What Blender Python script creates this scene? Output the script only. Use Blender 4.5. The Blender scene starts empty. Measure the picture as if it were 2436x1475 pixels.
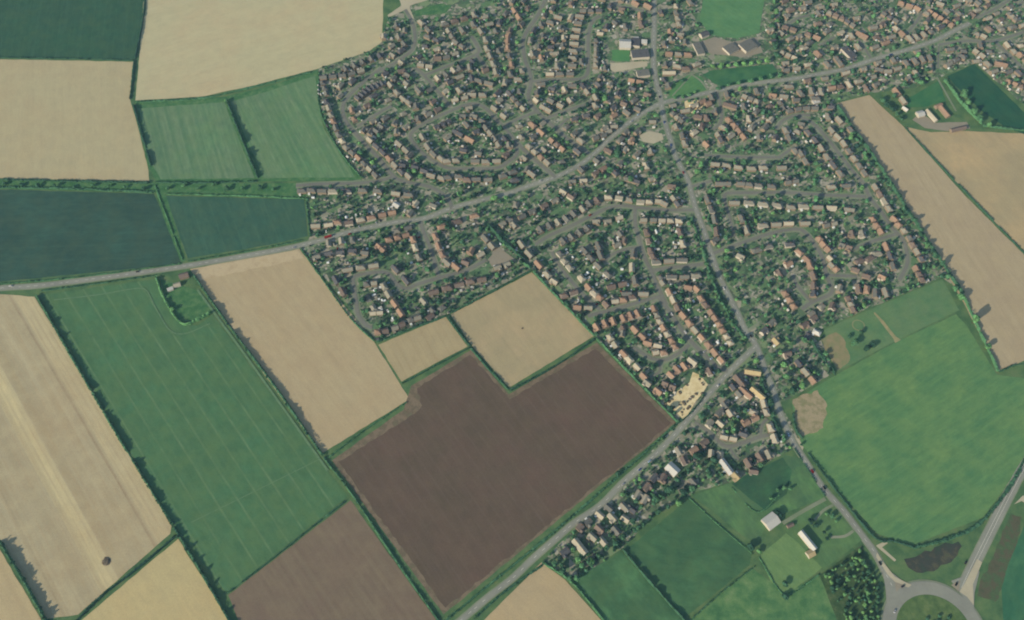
import bpy, math, random
import numpy as np
from mathutils import Vector
random.seed(7); np.random.seed(7)
SC = bpy.context.scene
COL = SC.collection

# ---------------------------------------------------------------- camera
TILT = math.radians(30.0); DIST = 1190.0; FPX = 2110.0
cam_d = bpy.data.cameras.new('camera'); cam = bpy.data.objects.new('camera', cam_d); COL.objects.link(cam)
cam.location = (0, -DIST*math.sin(TILT), DIST*math.cos(TILT)); cam.rotation_euler = (TILT, 0, 0)
cam_d.sensor_width = 36.0; cam_d.lens = 36.0*FPX/2436.0; cam_d.clip_start = 1.0; cam_d.clip_end = 30000.0
SC.camera = cam

# ---------------------------------------------------------------- light
SUN_EL = math.radians(24.5); SDX, SDY = 0.76, 0.65          # direction the shadows fall on the ground
world = bpy.data.worlds.new('World'); SC.world = world; world.use_nodes = True
wn = world.node_tree; bg = wn.nodes['Background']
sky = wn.nodes.new('ShaderNodeTexSky'); sky.sky_type = 'NISHITA'; sky.sun_disc = False
sky.sun_elevation = SUN_EL; sky.sun_rotation = math.atan2(-SDX, -SDY); sky.altitude = 100; sky.air_density = 1.3; sky.dust_density = 0.6; sky.ozone_density = 2.0
wn.links.new(sky.outputs[0], bg.inputs[0]); bg.inputs[1].default_value = 0.15
sun_d = bpy.data.lights.new('sun', 'SUN'); sun_d.energy = 5.0; sun_d.angle = math.radians(0.6); sun_d.color = (1.0, 0.93, 0.80)
sun = bpy.data.objects.new('sun', sun_d); COL.objects.link(sun)
_n = math.hypot(SDX, SDY)
sun.rotation_euler = Vector((SDX/_n*math.cos(SUN_EL), SDY/_n*math.cos(SUN_EL), -math.sin(SUN_EL))).to_track_quat('-Z', 'Y').to_euler()
vs = SC.view_settings; vs.view_transform = 'Standard'; vs.look = 'None'; vs.exposure = 0.2; vs.gamma = 1.0
SC.cycles.filter_width = 2.0; SC.cycles.max_bounces = 4; SC.cycles.diffuse_bounces = 3; SC.cycles.use_denoising = True

# ---------------------------------------------------------------- coordinates: photo pixel -> point on the ground (or at height z)
CT, ST = math.cos(TILT), math.sin(TILT)
def G(px, py, z=0.0):
    a, b = (px-1218.0), -(py-737.5)
    dx, dy, dz = a, ST*FPX + CT*b, -CT*FPX + ST*b
    t = (z - DIST*CT)/dz
    return (dx*t, -DIST*ST + dy*t)
ZK = 2436/620.0
REG = {'A': (700,100), 'B': (700,440), 'C': (880,0), 'D': (1180,370), 'E': (1240,0), 'F': (1240,640), 'G': (1500,370), 'H': (1500,740),
       'I': (1816,0), 'J': (1816,300), 'K': (1816,600), 'L': (1200,1000), 'M': (1816,1100), '': None}
def P(reg, pts):
    if not reg: return [tuple(p) for p in pts]
    ox, oy = REG[reg]; return [(ox+x/ZK, oy+y/ZK) for x, y in pts]
def PIX(x, y, z=0.0):
    vx, vy, vz = x, y+DIST*ST, z-DIST*CT
    d = vy*ST - vz*CT; u = vy*CT + vz*ST
    return (1218+FPX*vx/d, 737.5-FPX*u/d)

# ---------------------------------------------------------------- materials
def lin(c): return tuple(((v/255)/12.92 if v/255 <= .04045 else ((v/255+.055)/1.055)**2.4) for v in c)
KG = (.955, 1.03, 1.15); AIR = (.021, .030, .033)   # light on level ground and light of the air in front of it;                                                            # light on level ground
def alb(c, k=None):
    k = k or 1.0
    return tuple(max(.004, min(.9, (v-h)/(k*g))) for v, g, h in zip(lin(c), KG, AIR)) + (1.0,)
class NT:
    def __init__(s, name, rough=.95):
        s.m = bpy.data.materials.new(name); s.m.use_nodes = True; s.t = s.m.node_tree
        s.b = s.t.nodes['Principled BSDF']; s.b.inputs['Roughness'].default_value = rough
        s.b.inputs['Specular IOR Level'].default_value = 0.15
    def n(s, typ, **kw):
        x = s.t.nodes.new(typ)
        for k, v in kw.items(): setattr(x, k, v)
        return x
    def put(s, sock, v):
        if hasattr(v, 'is_output') or isinstance(v, bpy.types.NodeSocket): s.t.links.new(v, sock)
        else: sock.default_value = v
    def math(s, op, a, b=0.0, c=0.0):
        x = s.n('ShaderNodeMath', operation=op); s.put(x.inputs[0], a); s.put(x.inputs[1], b); s.put(x.inputs[2], c); return x.outputs[0]
    def mix(s, f, a, b, mode='MIX'):
        x = s.n('ShaderNodeMix', data_type='RGBA', blend_type=mode); s.put(x.inputs[0], f); s.put(x.inputs[6], a); s.put(x.inputs[7], b); return x.outputs[2]
    def ramp(s, f, lo, hi):
        x = s.n('ShaderNodeMapRange'); s.put(x.inputs[0], f); x.inputs[1].default_value = lo; x.inputs[2].default_value = hi; return x.outputs[0]
    def noise(s, vec, scale, detail=3.0, rough=.55):
        x = s.n('ShaderNodeTexNoise'); s.put(x.inputs['Vector'], vec); x.inputs['Scale'].default_value = scale
        x.inputs['Detail'].default_value = detail; x.inputs['Roughness'].default_value = rough; return x.outputs[0]
    def pos(s): return s.n('ShaderNodeNewGeometry').outputs['Position']
    def island(s): return s.n('ShaderNodeNewGeometry').outputs['Random Per Island']
    def xyz(s, x, y, z=0.0):
        c = s.n('ShaderNodeCombineXYZ'); s.put(c.inputs[0], x); s.put(c.inputs[1], y); s.put(c.inputs[2], z); return c.outputs[0]
    def base(s, v): s.put(s.b.inputs['Base Color'], v); return s.m

def field_mat(name, c1, c2, d, lv=9.0, sk=.7, c3=None, pk=.5, psize=90.0, fine=.25, tram=None, lu=600.0, off=0.0, bands=None):
    """rows run along the ground direction of the pixel pair d; lv = streak width in metres"""
    ex = lambda c: [max(30, c1[i]+1.75*(c[i]-c1[i])) for i in range(3)]
    c2 = ex(c2); c3 = ex(c3) if c3 else None
    a, b = G(*d[0]), G(*d[1]); ang = math.atan2(b[1]-a[1], b[0]-a[0])
    s = NT(name); p = s.pos()
    r = s.n('ShaderNodeVectorRotate', rotation_type='Z_AXIS'); s.put(r.inputs['Vector'], p); r.inputs['Angle'].default_value = -ang
    sep = s.n('ShaderNodeSeparateXYZ'); s.put(sep.inputs[0], r.outputs[0]); u, v = sep.outputs[0], sep.outputs[1]
    warp = s.math('MULTIPLY', s.math('SUBTRACT', s.noise(p, .006, 2), .5), 3.0); v = s.math('ADD', v, warp)
    k1 = s.ramp(s.noise(s.xyz(s.math('DIVIDE', u, lu), s.math('DIVIDE', v, lv), off), 1.0, 3.0, .6), .32, .68)
    col = s.mix(s.math('MULTIPLY', k1, sk), alb(c1), alb(c2))
    k2 = s.ramp(s.noise(s.xyz(s.math('DIVIDE', u, lu*.12), s.math('DIVIDE', v, max(1.2, lv*.16)), off+3), 1.0, 2.0, .6), .3, .7)
    col = s.mix(s.math('MULTIPLY', k2, fine), col, alb([x*.86 for x in c1]))
    if bands:                                                       # broad strips left by the machines: (position across, half width, colour, strength)
        for q, hw, cb, st in bands:
            gx, gy = G(*q); v0 = -gx*math.sin(ang)+gy*math.cos(ang)
            f = s.ramp(s.math('ABSOLUTE', s.math('SUBTRACT', v, v0)), hw, hw*.75)
            f = s.math('MULTIPLY', f, s.ramp(k2, -.8, .9))
            col = s.mix(s.math('MULTIPLY', f, st), col, alb(cb))
    if c3:
        k3 = s.ramp(s.noise(p, 1.0/psize, 4.0, .6), .42, .7)
        col = s.mix(s.math('MULTIPLY', k3, pk), col, alb(c3))
    if tram:
        sp, ct, st = tram
        w = s.math('MULTIPLY', s.math('ABSOLUTE', s.math('SUBTRACT', s.math('FRACT', s.math('DIVIDE', v, sp)), .5)), sp)
        f = s.ramp(w, 1.6, .5)
        f = s.math('MULTIPLY', f, s.ramp(s.noise(s.xyz(s.math('DIVIDE', u, 40), s.math('DIVIDE', v, 12), 9.0), 1.0), .25, .6))
        col = s.mix(s.math('MULTIPLY', f, st), col, alb(ct))
    green = c1[1] > c1[0]+6; mo = .6 if green else .4
    m1 = s.ramp(s.noise(s.xyz(s.math('DIVIDE', u, 16), s.math('DIVIDE', v, 7), off+7), 1.0, 4.0, .65), .38, .72); m2 = s.ramp(s.noise(p, .045, 5.0, .65), .42, .7)
    col = s.mix(s.math('MULTIPLY', m1, mo), col, alb([c1[0]*.84, c1[1]*.86, c1[2]*.88])); col = s.mix(s.math('MULTIPLY', m2, mo), col, alb([c1[0]+(18 if green else 9), c1[1]+(9 if green else 8), c1[2]+(0 if green else 3)]))
    g = s.ramp(s.noise(p, .55, 3.0, .7), .25, .75)
    col = s.mix(.18, col, s.mix(g, alb([x*.72 for x in c1]), alb([min(255, x*1.22) for x in c1])))
    return s.base(col)

def patch_mat(name, cols, size=14.0, detail=5.0, grain=.3, rough=.95):
    """mottled ground: noise runs through the list of colours"""
    s = NT(name, rough); p = s.pos()
    f = s.noise(p, 1.0/size, detail, .62)
    cr = s.n('ShaderNodeValToRGB'); s.put(cr.inputs[0], f); el = cr.color_ramp.elements
    while len(el) < len(cols): el.new(.5)
    for i, c in enumerate(cols): el[i].position = .3+.4*i/max(1, len(cols)-1); el[i].color = alb(c)
    g = s.noise(p, .9, 2.0, .6)
    return s.base(s.mix(s.math('MULTIPLY', s.ramp(g, .3, .7), grain), cr.outputs[0], alb([x*.7 for x in cols[0]])))

def garden_mat(name):
    s = NT(name); p = s.pos()
    w = s.n('ShaderNodeTexNoise'); s.put(w.inputs['Vector'], p); w.inputs['Scale'].default_value = .08
    q = s.mix(.0, p, p)
    add = s.n('ShaderNodeVectorMath', operation='MULTIPLY_ADD'); s.put(add.inputs[0], w.outputs['Color']); add.inputs[1].default_value = (9, 9, 0); s.put(add.inputs[2], p)
    def cells(scale, z):
        vo = s.n('ShaderNodeTexVoronoi'); vo.inputs['Scale'].default_value = scale
        o = s.n('ShaderNodeVectorMath', operation='ADD'); s.put(o.inputs[0], add.outputs[0]); o.inputs[1].default_value = (z*31, z*17, z); s.put(vo.inputs['Vector'], o.outputs[0])
        c = s.n('ShaderNodeSeparateColor'); s.put(c.inputs[0], vo.outputs['Color']); return c.outputs[0]
    def steps(f, lst):
        cr = s.n('ShaderNodeValToRGB'); s.put(cr.inputs[0], f); cr.color_ramp.interpolation = 'CONSTANT'; el = cr.color_ramp.elements
        while len(el) < len(lst): el.new(.5)
        for i, (pz, c) in enumerate(lst): el[i].position = pz; el[i].color = alb(c)
        return cr.outputs[0]
    big = steps(cells(.095, 1), [(0, (100,130,98)), (.22, (84,112,88)), (.38, (124,144,110)), (.5, (98,120,96)), (.62, (144,144,128)), (.76, (90,106,92)), (.86, (162,158,142))])
    small = steps(cells(.26, 2), [(0, (72,94,80)), (.26, (98,124,94)), (.42, (134,134,122)), (.6, (110,130,100)), (.74, (86,94,86)), (.85, (176,172,158))])
    col = s.mix(s.math('MULTIPLY', s.ramp(s.noise(p, .07, 3), .46, .54), .85), big, small)
    g = s.ramp(s.noise(p, .5, 3, .7), .3, .7)
    return s.base(s.mix(s.math('MULTIPLY', g, .35), col, alb((58,82,66))))

def road_mat(name, c, c2):
    s = NT(name, .85); p = s.pos()
    col = s.mix(s.ramp(s.noise(p, .03, 4, .6), .3, .7), alb(c), alb(c2))
    g = s.ramp(s.noise(p, .35, 4, .7), .3, .75)
    return s.base(s.mix(s.math('MULTIPLY', g, .4), col, alb([x*.82 for x in c])))

def roof_mat(name, c, rand=.5):
    s = NT(name, .9)
    oi = s.n('ShaderNodeObjectInfo').outputs['Random']
    f = s.math('FRACT', s.math('ADD', oi, s.island()))
    p = s.pos()
    g = s.ramp(s.noise(p, .45, 4, .7), .25, .75)
    a, b = alb(c, 1.35), alb([c[0]*.80, c[1]*.82, c[2]*.86], 1.35)
    col = s.mix(s.math('MULTIPLY', f, rand*1.6), a, b)
    return s.base(s.mix(s.math('MULTIPLY', g, .45), col, alb([x*.78 for x in c], 1.35)))

def plain_mat(name, c, rough=.8, k=1.3, var=.25):
    s = NT(name, rough); g = s.ramp(s.noise(s.pos(), .8, 3, .6), .3, .7)
    return s.base(s.mix(s.math('MULTIPLY', g, var), alb(c, k), alb([x*.8 for x in c], k)))

def leaf_mat(name, source):
    s = NT(name, .9); s.b.inputs['Specular IOR Level'].default_value = .05
    if source == 'object':
        oc = s.n('ShaderNodeObjectInfo').outputs['Color']; sp = s.n('ShaderNodeSeparateColor'); s.put(sp.inputs[0], oc); t = sp.outputs[0]
    else:
        t = s.n('ShaderNodeAttribute', attribute_name='tint').outputs['Fac']
    cr = s.n('ShaderNodeValToRGB'); s.put(cr.inputs[0], t); el = cr.color_ramp.elements
    lst = [(0, (.018,.044,.028)), (.35, (.040,.096,.046)), (.65, (.074,.165,.066)), (1, (.13,.25,.075))]
    while len(el) < 4: el.new(.5)
    for i, (pz, c) in enumerate(lst): el[i].position = pz; el[i].color = c+(1,)
    v = s.ramp(s.island(), -.75, .62)
    hs = s.n('ShaderNodeHueSaturation'); s.put(hs.inputs['Color'], cr.outputs[0]); s.put(hs.inputs['Value'], s.math('MULTIPLY_ADD', s.island(), 1.0, .55))
    s.put(hs.inputs['Hue'], s.math('MULTIPLY_ADD', s.island(), .03, .485))
    return s.base(hs.outputs[0])

M = {}
M['garden'] = garden_mat('garden_ground')
M['grass'] = patch_mat('rough_grass', [(70,100,76), (84,114,84), (98,124,88), (110,126,94)], 22)
M['verge'] = patch_mat('verge_grass', [(64,104,76), (80,120,84), (104,134,96)], 9)
M['main_road'] = road_mat('pale_asphalt', (144,148,137), (128,132,124))
M['side_road'] = road_mat('grey_asphalt', (126,129,119), (112,116,110))
M['pavement'] = road_mat('pavement_slabs', (136,142,124), (112,130,104))
M['yard'] = road_mat('concrete_yard', (150,144,128), (134,132,118))
M['chips'] = road_mat('light_surfacing', (180,174,150), (166,161,140))
M['mark'] = plain_mat('road_paint', (210,210,200), k=1.0)
M['sand'] = patch_mat('sandy_yard', [(190,172,130), (212,196,152), (222,208,166), (176,158,124)], 10)
ROOFC = {'g': (130,133,126), 'p': (166,164,148), 'o': (178,152,131), 'r': (138,127,118), 'd': (110,114,116), 'w': (228,226,214), 'y': (204,187,146), 'c': (198,191,169)}
ROOFN = {'g': 'grey brown', 'p': 'pale brown', 'o': 'orange', 'r': 'red brown', 'd': 'dark slate', 'w': 'white', 'y': 'pale yellow', 'c': 'cream'}
RM = {k: roof_mat('roof_'+ROOFN[k].replace(' ', '_'), v) for k, v in ROOFC.items()}
M['wall'] = plain_mat('brick_wall', (150,138,122)); M['render'] = plain_mat('pale_wall', (198,192,178)); M['chimney'] = plain_mat('chimney_brick', (140,104,84))
M['leaf'] = leaf_mat('leaves', 'object'); M['leafs'] = leaf_mat('leaves_mass', 'attr'); M['bark'] = plain_mat('bark', (96,84,70))
M['glass'] = plain_mat('conservatory_roof', (222,228,226), .3, 1.2, .1)

# ---------------------------------------------------------------- mesh helpers
def mesh_obj(name, V, F, mats, parent=None, mi=None, smooth=False):
    me = bpy.data.meshes.new(name); me.from_pydata([tuple(v) for v in V], [], [tuple(f) for f in F])
    for m in (mats if isinstance(mats, (list, tuple)) else [mats]): me.materials.append(m)
    if mi is not None: me.polygons.foreach_set('material_index', np.asarray(mi, dtype=np.int32))
    if smooth: me.polygons.foreach_set('use_smooth', np.ones(len(me.polygons), dtype=bool))
    me.update()
    o = bpy.data.objects.new(name, me); COL.objects.link(o)
    if parent: o.parent = parent
    return o
def tag(o, label, cat, group=None):
    o['label'] = label; o['category'] = cat
    if group: o['group'] = group
    return o
def structure(o): o['kind'] = 'structure'; return o
from mathutils.geometry import tessellate_polygon
def densify(pts, step, jit=0.0, closed=True):
    out = []; n = len(pts)
    for i in range(n if closed else n-1):
        a, b = pts[i], pts[(i+1) % n]; L = math.hypot(b[0]-a[0], b[1]-a[1]); k = max(1, int(L/step))
        for j in range(k):
            t = j/k; jx = (random.random()-.5)*jit if j else 0
            nx, ny = -(b[1]-a[1])/max(L, 1e-6), (b[0]-a[0])/max(L, 1e-6)
            out.append((a[0]+(b[0]-a[0])*t+nx*jx, a[1]+(b[1]-a[1])*t+ny*jx))
    if not closed: out.append(pts[-1])
    return out
def area(name, pts, z, mat, jit=1.0, step=9.0, reg=''):
    g = densify([G(*p) for p in P(reg, pts)], step, jit)
    V = [Vector((x, y, z)) for x, y in g]
    F = tessellate_polygon([V]); F2 = []
    for f in F:
        a, b, c = (V[i] for i in f)
        F2.append(f if (b-a).cross(c-a).z > 0 else f[::-1])
    return structure(mesh_obj(name, V, F2, mat))
def spline(pts, step=4.0):
    pts = [np.array(p, float) for p in pts]
    if len(pts) == 2: q = [pts[0]+(pts[1]-pts[0])*t for t in np.linspace(0, 1, max(2, int(np.linalg.norm(pts[1]-pts[0])/step)))]; return q
    out = []
    for i in range(len(pts)-1):
        p0 = pts[i-1] if i else 2*pts[0]-pts[1]; p1, p2 = pts[i], pts[i+1]; p3 = pts[i+2] if i+2 < len(pts) else 2*p2-p1
        k = max(2, int(np.linalg.norm(p2-p1)/step))
        for t in np.arange(k)/k:
            out.append(.5*((2*p1)+(-p0+p2)*t+(2*p0-5*p1+4*p2-p3)*t*t+(-p0+3*p1-3*p2+p3)*t**3))
    out.append(pts[-1]); return out
def ribbon(name, path, w, z, mat, w2=None):
    n = len(path); V = []; F = []
    for i, p in enumerate(path):
        t = path[min(i+1, n-1)]-path[max(i-1, 0)]; t = t/max(1e-6, np.linalg.norm(t)); nn = np.array((-t[1], t[0]))
        ww = w if w2 is None else w+(w2-w)*i/(n-1)
        V += [(*(p-nn*ww/2), z), (*(p+nn*ww/2), z)]
        if i: F.append((2*i-2, 2*i, 2*i+1, 2*i-1))
    return structure(mesh_obj(name, V, F, mat))
def inpoly(x, y, poly):
    c = False; j = len(poly)-1
    for i in range(len(poly)):
        xi, yi = poly[i]; xj, yj = poly[j]
        if (yi > y) != (yj > y) and x < (xj-xi)*(y-yi)/(yj-yi)+xi: c = not c
        j = i
    return c

# ---------------------------------------------------------------- ground and fields
S = 12000
structure(mesh_obj('ground', [(-S,-S,0),(S,-S,0),(S,S,0),(-S,S,0)], [(0,1,2,3)], M['grass']))
VILLAGE = [(755,165),(880,122),(908,100),(915,60),(950,20),(1000,-90),(2600,-90),(2600,330),(2436,250),(2320,150),(2250,178),(2180,208),(2130,215),(2070,222),(1985,243),(2060,345),(2170,520),(2285,690),(2240,660),(1960,780),
           (1950,800),(1985,885),(1885,945),(1850,960),(1880,1000),(1905,1060),(1868,1078),(1740,1148),(1660,1168),(1560,1222),(1480,1305),(1370,1380),(1290,1335),(1615,1005),(1415,800),(1265,640),(1070,745),(895,812),(715,590),
           (740,560),(728,460),(708,437),(862,428),(775,300),(757,220)]
area('village_ground', VILLAGE, .03, M['garden'])
zf = .06
def field(name, pts, mat, z=None, **kw):
    global zf
    zf += .004
    return area(name, pts, zf if z is None else z, mat, **kw)
BE = (188,173,140)
field('crop_field', [(-160,-120),(347,-120),(345,0),(322,141),(-160,134)], field_mat('dark_crop', (60,92,76), (66,98,82), ((60,20),(40,130)), 14, .8, (60,98,78), .5, 60, fine=.35, tram=(18,(74,106,86),.5)))
field('stubble_field', [(-160,139),(0,141),(319,147),(309,235),(330,310),(353,405),(355,431),(0,424),(-160,420)], field_mat('stubble_a', (172,165,134), (166,158,128), ((200,200),(205,400)), 16, .6, (172,156,124), .5, 120, tram=(30,(176,162,130),.4)))
field('stubble_field', [(352,-120),(930,-120),(912,0),(909,99),(880,121),(755,164),(600,204),(480,230),(322,239),(331,140)], field_mat('stubble_b', (179,174,142), (174,168,136), ((400,150),(700,60)), 18, .6, (184,166,134), .5, 110))
field('grass_margin', [(322,243),(535,230),(640,205),(757,168),(765,300),(862,428),(618,432),(372,433),(350,390)], M['verge'])
GF = dict(lv=8, sk=.9, c3=(92,134,96), pk=.5, psize=70, fine=.2)
field('crop_field', [(330,258),(533,243),(606,424),(382,426),(356,380)], field_mat('striped_crop_a', (90,122,96), (112,136,108), ((470,250),(520,420)), tram=(15,(122,146,114),.4), **GF))
field('crop_field', [(548,242),(640,216),(750,180),(756,240),(770,305),(846,422),(626,424)], field_mat('striped_crop_b', (88,122,94), (114,138,108), ((600,240),(690,420)), tram=(15,(124,148,114),.4), **GF))
field('scrub_strip', [(-160,424),(0,427),(358,432),(560,436),(705,436),(728,462),(728,474),(560,466),(395,463),(365,458),(0,449),(-160,446)], M['verge'])
field('crop_field', [(-160,448),(0,451),(366,461),(402,540),(432,628),(0,670),(-160,684)], field_mat('teal_crop_a', (60,87,79), (66,93,84), ((0,560),(400,545)), 30, .6, (70,102,90), .5, 80, fine=.3, tram=(24,(74,102,90),.5)))
field('crop_field', [(396,466),(724,474),(732,562),(640,583),(447,614),(420,540)], field_mat('teal_crop_b', (64,96,84), (72,104,88), ((430,480),(470,600)), 14, .7, (70,106,92), .5, 60, fine=.3, tram=(24,(82,112,96),.5)))
field('track', [(364,432),(376,432),(397,470),(442,618),(432,626),(390,520)], M['verge'])
field('stubble_field', [(452,640),(712,592),(760,655),(888,810),(974,950),(764,1080),(600,850)], field_mat('stubble_c', (168,155,126), (174,162,132), ((620,680),(880,1010)), 11, .8, (166,149,120), .55, 70, tram=(24,(160,144,116),.45)))
field('stubble_field', [(900,820),(1060,754),(1112,824),(955,908)], field_mat('stubble_d', (168,157,126), (156,145,116), ((960,800),(1010,890)), 9, .7, (162,148,118), .5, 30, tram=(9,(146,134,106),.6)))
field('stubble_field', [(1072,748),(1265,648),(1412,800),(1212,922),(1122,822)], field_mat('stubble_e', (162,152,123), (152,143,116), ((1180,700),(1300,860)), 10, .8, (178,160,128), .5, 60))
field('field_margin', [(978,918),(1120,833),(1210,938),(1420,815),(1608,1005),(1555,1050),(1055,1462),(790,1095),(960,975)], patch_mat('bare_margin', [(118,108,94), (128,118,102), (108,102,88), (112,116,96)], 12))
field('ploughed_field', [(992,924),(1118,844),(1212,950),(1416,830),(1597,1006),(1540,1056),(1060,1446),(806,1098),(985,985),(1004,965)], field_mat('ploughed_soil', (100,92,83), (95,89,78), ((1100,950),(1300,1220)), 7, .8, (104,91,83), .7, 60, fine=.5, lu=160, tram=(13,(110,102,92),.3)), jit=2.5, step=6)
field('crop_field', [(94,702),(372,664),(395,725),(432,772),(470,775),(505,748),(780,1120),(828,1180),(540,1412),(410,1245),(250,970)], field_mat('green_crop', (80,114,85), (88,121,91), ((224,705),(369,935)), 10, .6, (80,120,90), .7, 60, tram=(21.5,(120,144,110),.6)))
field('paddock', [(380,664),(466,690),(510,744),(432,768),(400,722)], M['verge'])
_u = G(80,705); _v = G(410,1255)
field('stubble_field', [(-160,690),(0,700),(82,706),(250,980),(408,1252),(405,1270),(186,1462),(112,1472),(0,1282),(-160,1050)], field_mat('stubble_f', (176,167,138), (160,151,124), ((80,705),(410,1255)), 20, .95, (166,148,116), .4, 120, fine=.5, tram=(7,(156,138,110),.4), bands=[((150,1200),9,(202,190,146),.95),((60,1000),6,(198,186,144),.8),((200,1200),6,(154,143,114),.8),((254,1100),1.6,(128,114,96),.95),((290,1100),12,(192,180,142),.85),((75,1311),1.4,(132,120,100),.9),((30,1215),5,(152,141,114),.7),((225,1120),3.5,(152,140,112),.75),((110,1150),3,(156,146,118),.6)]))
field('stubble_field', [(182,1485),(424,1282),(545,1478),(580,1560),(120,1560)], field_mat('stubble_g', (182,170,130), (174,163,126), ((425,1290),(545,1475)), 12, .7, (184,166,124), .5, 60))
field('stubble_field', [(-160,1060),(0,1308),(96,1470),(130,1560),(-160,1560)], field_mat('stubble_h', (180,166,132), (166,152,122), ((0,1310),(95,1475)), 14, .8, (170,152,122), .5, 60))
field('ploughed_field', [(543,1416),(834,1190),(1036,1472),(1080,1560),(600,1560)], field_mat('ploughed_brown', (125,116,100), (115,104,92), ((835,1190),(1036,1472)), 5, .9, (118,106,94), .6, 60, fine=.45))
field('stubble_field', [(1152,1475),(1288,1338),(1345,1380),(1430,1475),(1480,1560),(1080,1560)], field_mat('stubble_i', (172,158,128), (164,150,122), ((1290,1340),(1430,1475)), 9, .7, (176,158,124), .5, 60))
G1 = dict(fine=.2, pk=.6)
field('meadow', [(1362,1380),(1478,1312),(1622,1475),(1680,1560),(1480,1560),(1436,1475)], field_mat('meadow_a', (70,104,80), (80,114,86), ((1480,1312),(1622,1475)), 16, .6, (92,134,96), psize=40, **G1))
field('meadow', [(1490,1308),(1640,1186),(1790,1310),(1783,1345),(1628,1470)], field_mat('meadow_b', (68,101,79), (77,110,84), ((1500,1300),(1790,1340)), 18, .6, (84,124,90), psize=45, **G1))
field('meadow', [(1645,1178),(1735,1150),(1868,1084),(1905,1090),(1965,1182),(1830,1236),(1800,1300)], field_mat('meadow_c', (74,106,84), (90,122,90), ((1700,1150),(1800,1300)), 20, .6, (100,138,92), psize=32, **G1))
field('dark_pasture', [(1740,1150),(1862,1088),(1884,1120),(1872,1175),(1820,1215)], field_mat('meadow_c_dark', (58,90,76), (66,98,80), ((1740,1150),(1870,1090)), 14, .6, (74,114,84), psize=30, **G1))
field('meadow', [(1808,1322),(1870,1268),(1965,1340),(1935,1368),(1875,1412),(1840,1400)], field_mat('meadow_d', (100,132,92), (108,138,96), ((1820,1310),(1900,1400)), 9, .6, (112,140,96), psize=20, **G1))
field('meadow', [(1955,1192),(2040,1270),(2050,1285),(1960,1355),(1868,1262),(1880,1235)], field_mat('meadow_e', (82,114,84), (92,124,90), ((1900,1260),(1960,1350)), 9, .6, (100,134,92), psize=20, **G1))
field('rough_meadow', [(1640,1475),(1790,1352),(1870,1412),(1945,1368),(2010,1480),(2050,1560),(1690,1560)], patch_mat('rough_meadow', [(70,108,80), (84,122,86), (100,134,92), (120,144,104)], 16))
field('crop_field', [(1908,1060),(1890,1010),(1884,960),(1940,920),(1988,893),(2130,814),(2274,748),(2300,775),(2372,892),(2480,905),(2480,1050),(2430,1105),(2338,1232),(2172,1296),(2130,1284),(2088,1270),(1998,1172)],
      field_mat('bright_crop', (84,124,90), (98,136,94), ((1960,960),(2270,770)), 6, .9, (106,138,93), psize=45, fine=.4, pk=.8, lu=150))
field('bare_patch', [(1886,950),(1945,928),(1968,965),(1958,1018),(1902,1046),(1892,1000)], patch_mat('bare_patch', [(150,142,116), (160,150,124), (136,134,106), (122,130,98)], 10), jit=4, step=5)
field('meadow', [(1960,785),(2060,740),(2242,664),(2282,738),(2130,812),(1990,885),(1975,850)], field_mat('paddock_grass', (94,126,94), (84,124,90), ((1980,880),(2280,740)), 12, .6, (112,132,100), psize=40, **G1))
field('dirt_patch', [(1952,806),(1988,790),(2012,815),(2022,855),(1992,882),(1975,850)], patch_mat('dry_paddock', [(150,138,112), (136,134,104), (120,132,98)], 9), jit=4, step=5)
field('stubble_field', [(1987,247),(2068,226),(2150,302),(2300,470),(2480,650),(2480,870),(2436,858),(2374,882),(2300,735),(2170,510),(2060,345)], field_mat('stubble_j', (163,151,124), (170,158,131), ((2060,330),(2380,860)), 9, .8, (158,144,120), .5, 80, tram=(24,(150,138,114),.4)))
field('stubble_field', [(2154,302),(2215,315),(2300,312),(2480,320),(2480,640),(2300,462)], field_mat('stubble_k', (162,151,121), (152,142,116), ((2200,330),(2420,560)), 14, .7, (180,160,124), .6, 80))
field('crop_field', [(2252,182),(2318,152),(2480,310),(2480,335),(2390,302),(2332,262)], field_mat('dark_crop_b', (50,88,74), (58,96,78), ((2260,180),(2400,300)), 12, .7, (52,96,76), psize=40, fine=.1, pk=.5))
field('grass_paddock', [(2140,246),(2232,192),(2250,240),(2200,255),(2160,256)], field_mat('paddock_b', (60,108,80), (70,116,84), ((2150,250),(2230,195)), 9, .6, (80,120,86), psize=25, **G1))
field('farm_yard', [(2170,285),(2190,268),(2225,292),(2300,290),(2308,306),(2255,312),(2200,305)], M['yard'])
field('village_green', [(1684,-80),(1822,-80),(1818,0),(1806,78),(1752,92),(1692,84),(1664,50)], field_mat('green_lawn', (86,128,92), (92,134,96), ((1690,20),(1800,80)), 6, .6, (98,140,100), psize=25, **G1))
field('village_green', [(1672,178),(1690,168),(1838,152),(1850,172),(1842,186),(1722,206),(1700,200)], field_mat('green_lawn_b', (62,104,80), (72,116,84), ((1690,180),(1840,160)), 6, .6, (80,122,88), psize=20, **G1))
field('village_green', [(1586,222),(1600,200),(1640,178),(1668,182),(1684,214),(1640,226),(1602,234)], field_mat('green_lawn_c', (80,124,86), (90,132,92), ((1600,220),(1660,190)), 5, .6, (96,136,92), psize=18, **G1))
field('school_yard', [(1648,105),(1700,88),(1740,100),(1800,88),(1815,125),(1770,136),(1690,128)], M['yard'])
field('sports_pitch', [(1456,118),(1498,120),(1498,146),(1456,145)], field_mat('green_lawn_d', (78,128,88), (84,132,90), ((1456,130),(1498,130)), 5, .6, (84,130,90), psize=20, **G1))
field('car_park', [(1452,150),(1540,146),(1540,158),(1500,165),(1462,172),(1452,166)], M['chips'])
field('car_park', [(1520,322),(1545,312),(1575,318),(1578,332),(1555,342),(1530,338)], M['chips'])
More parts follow.
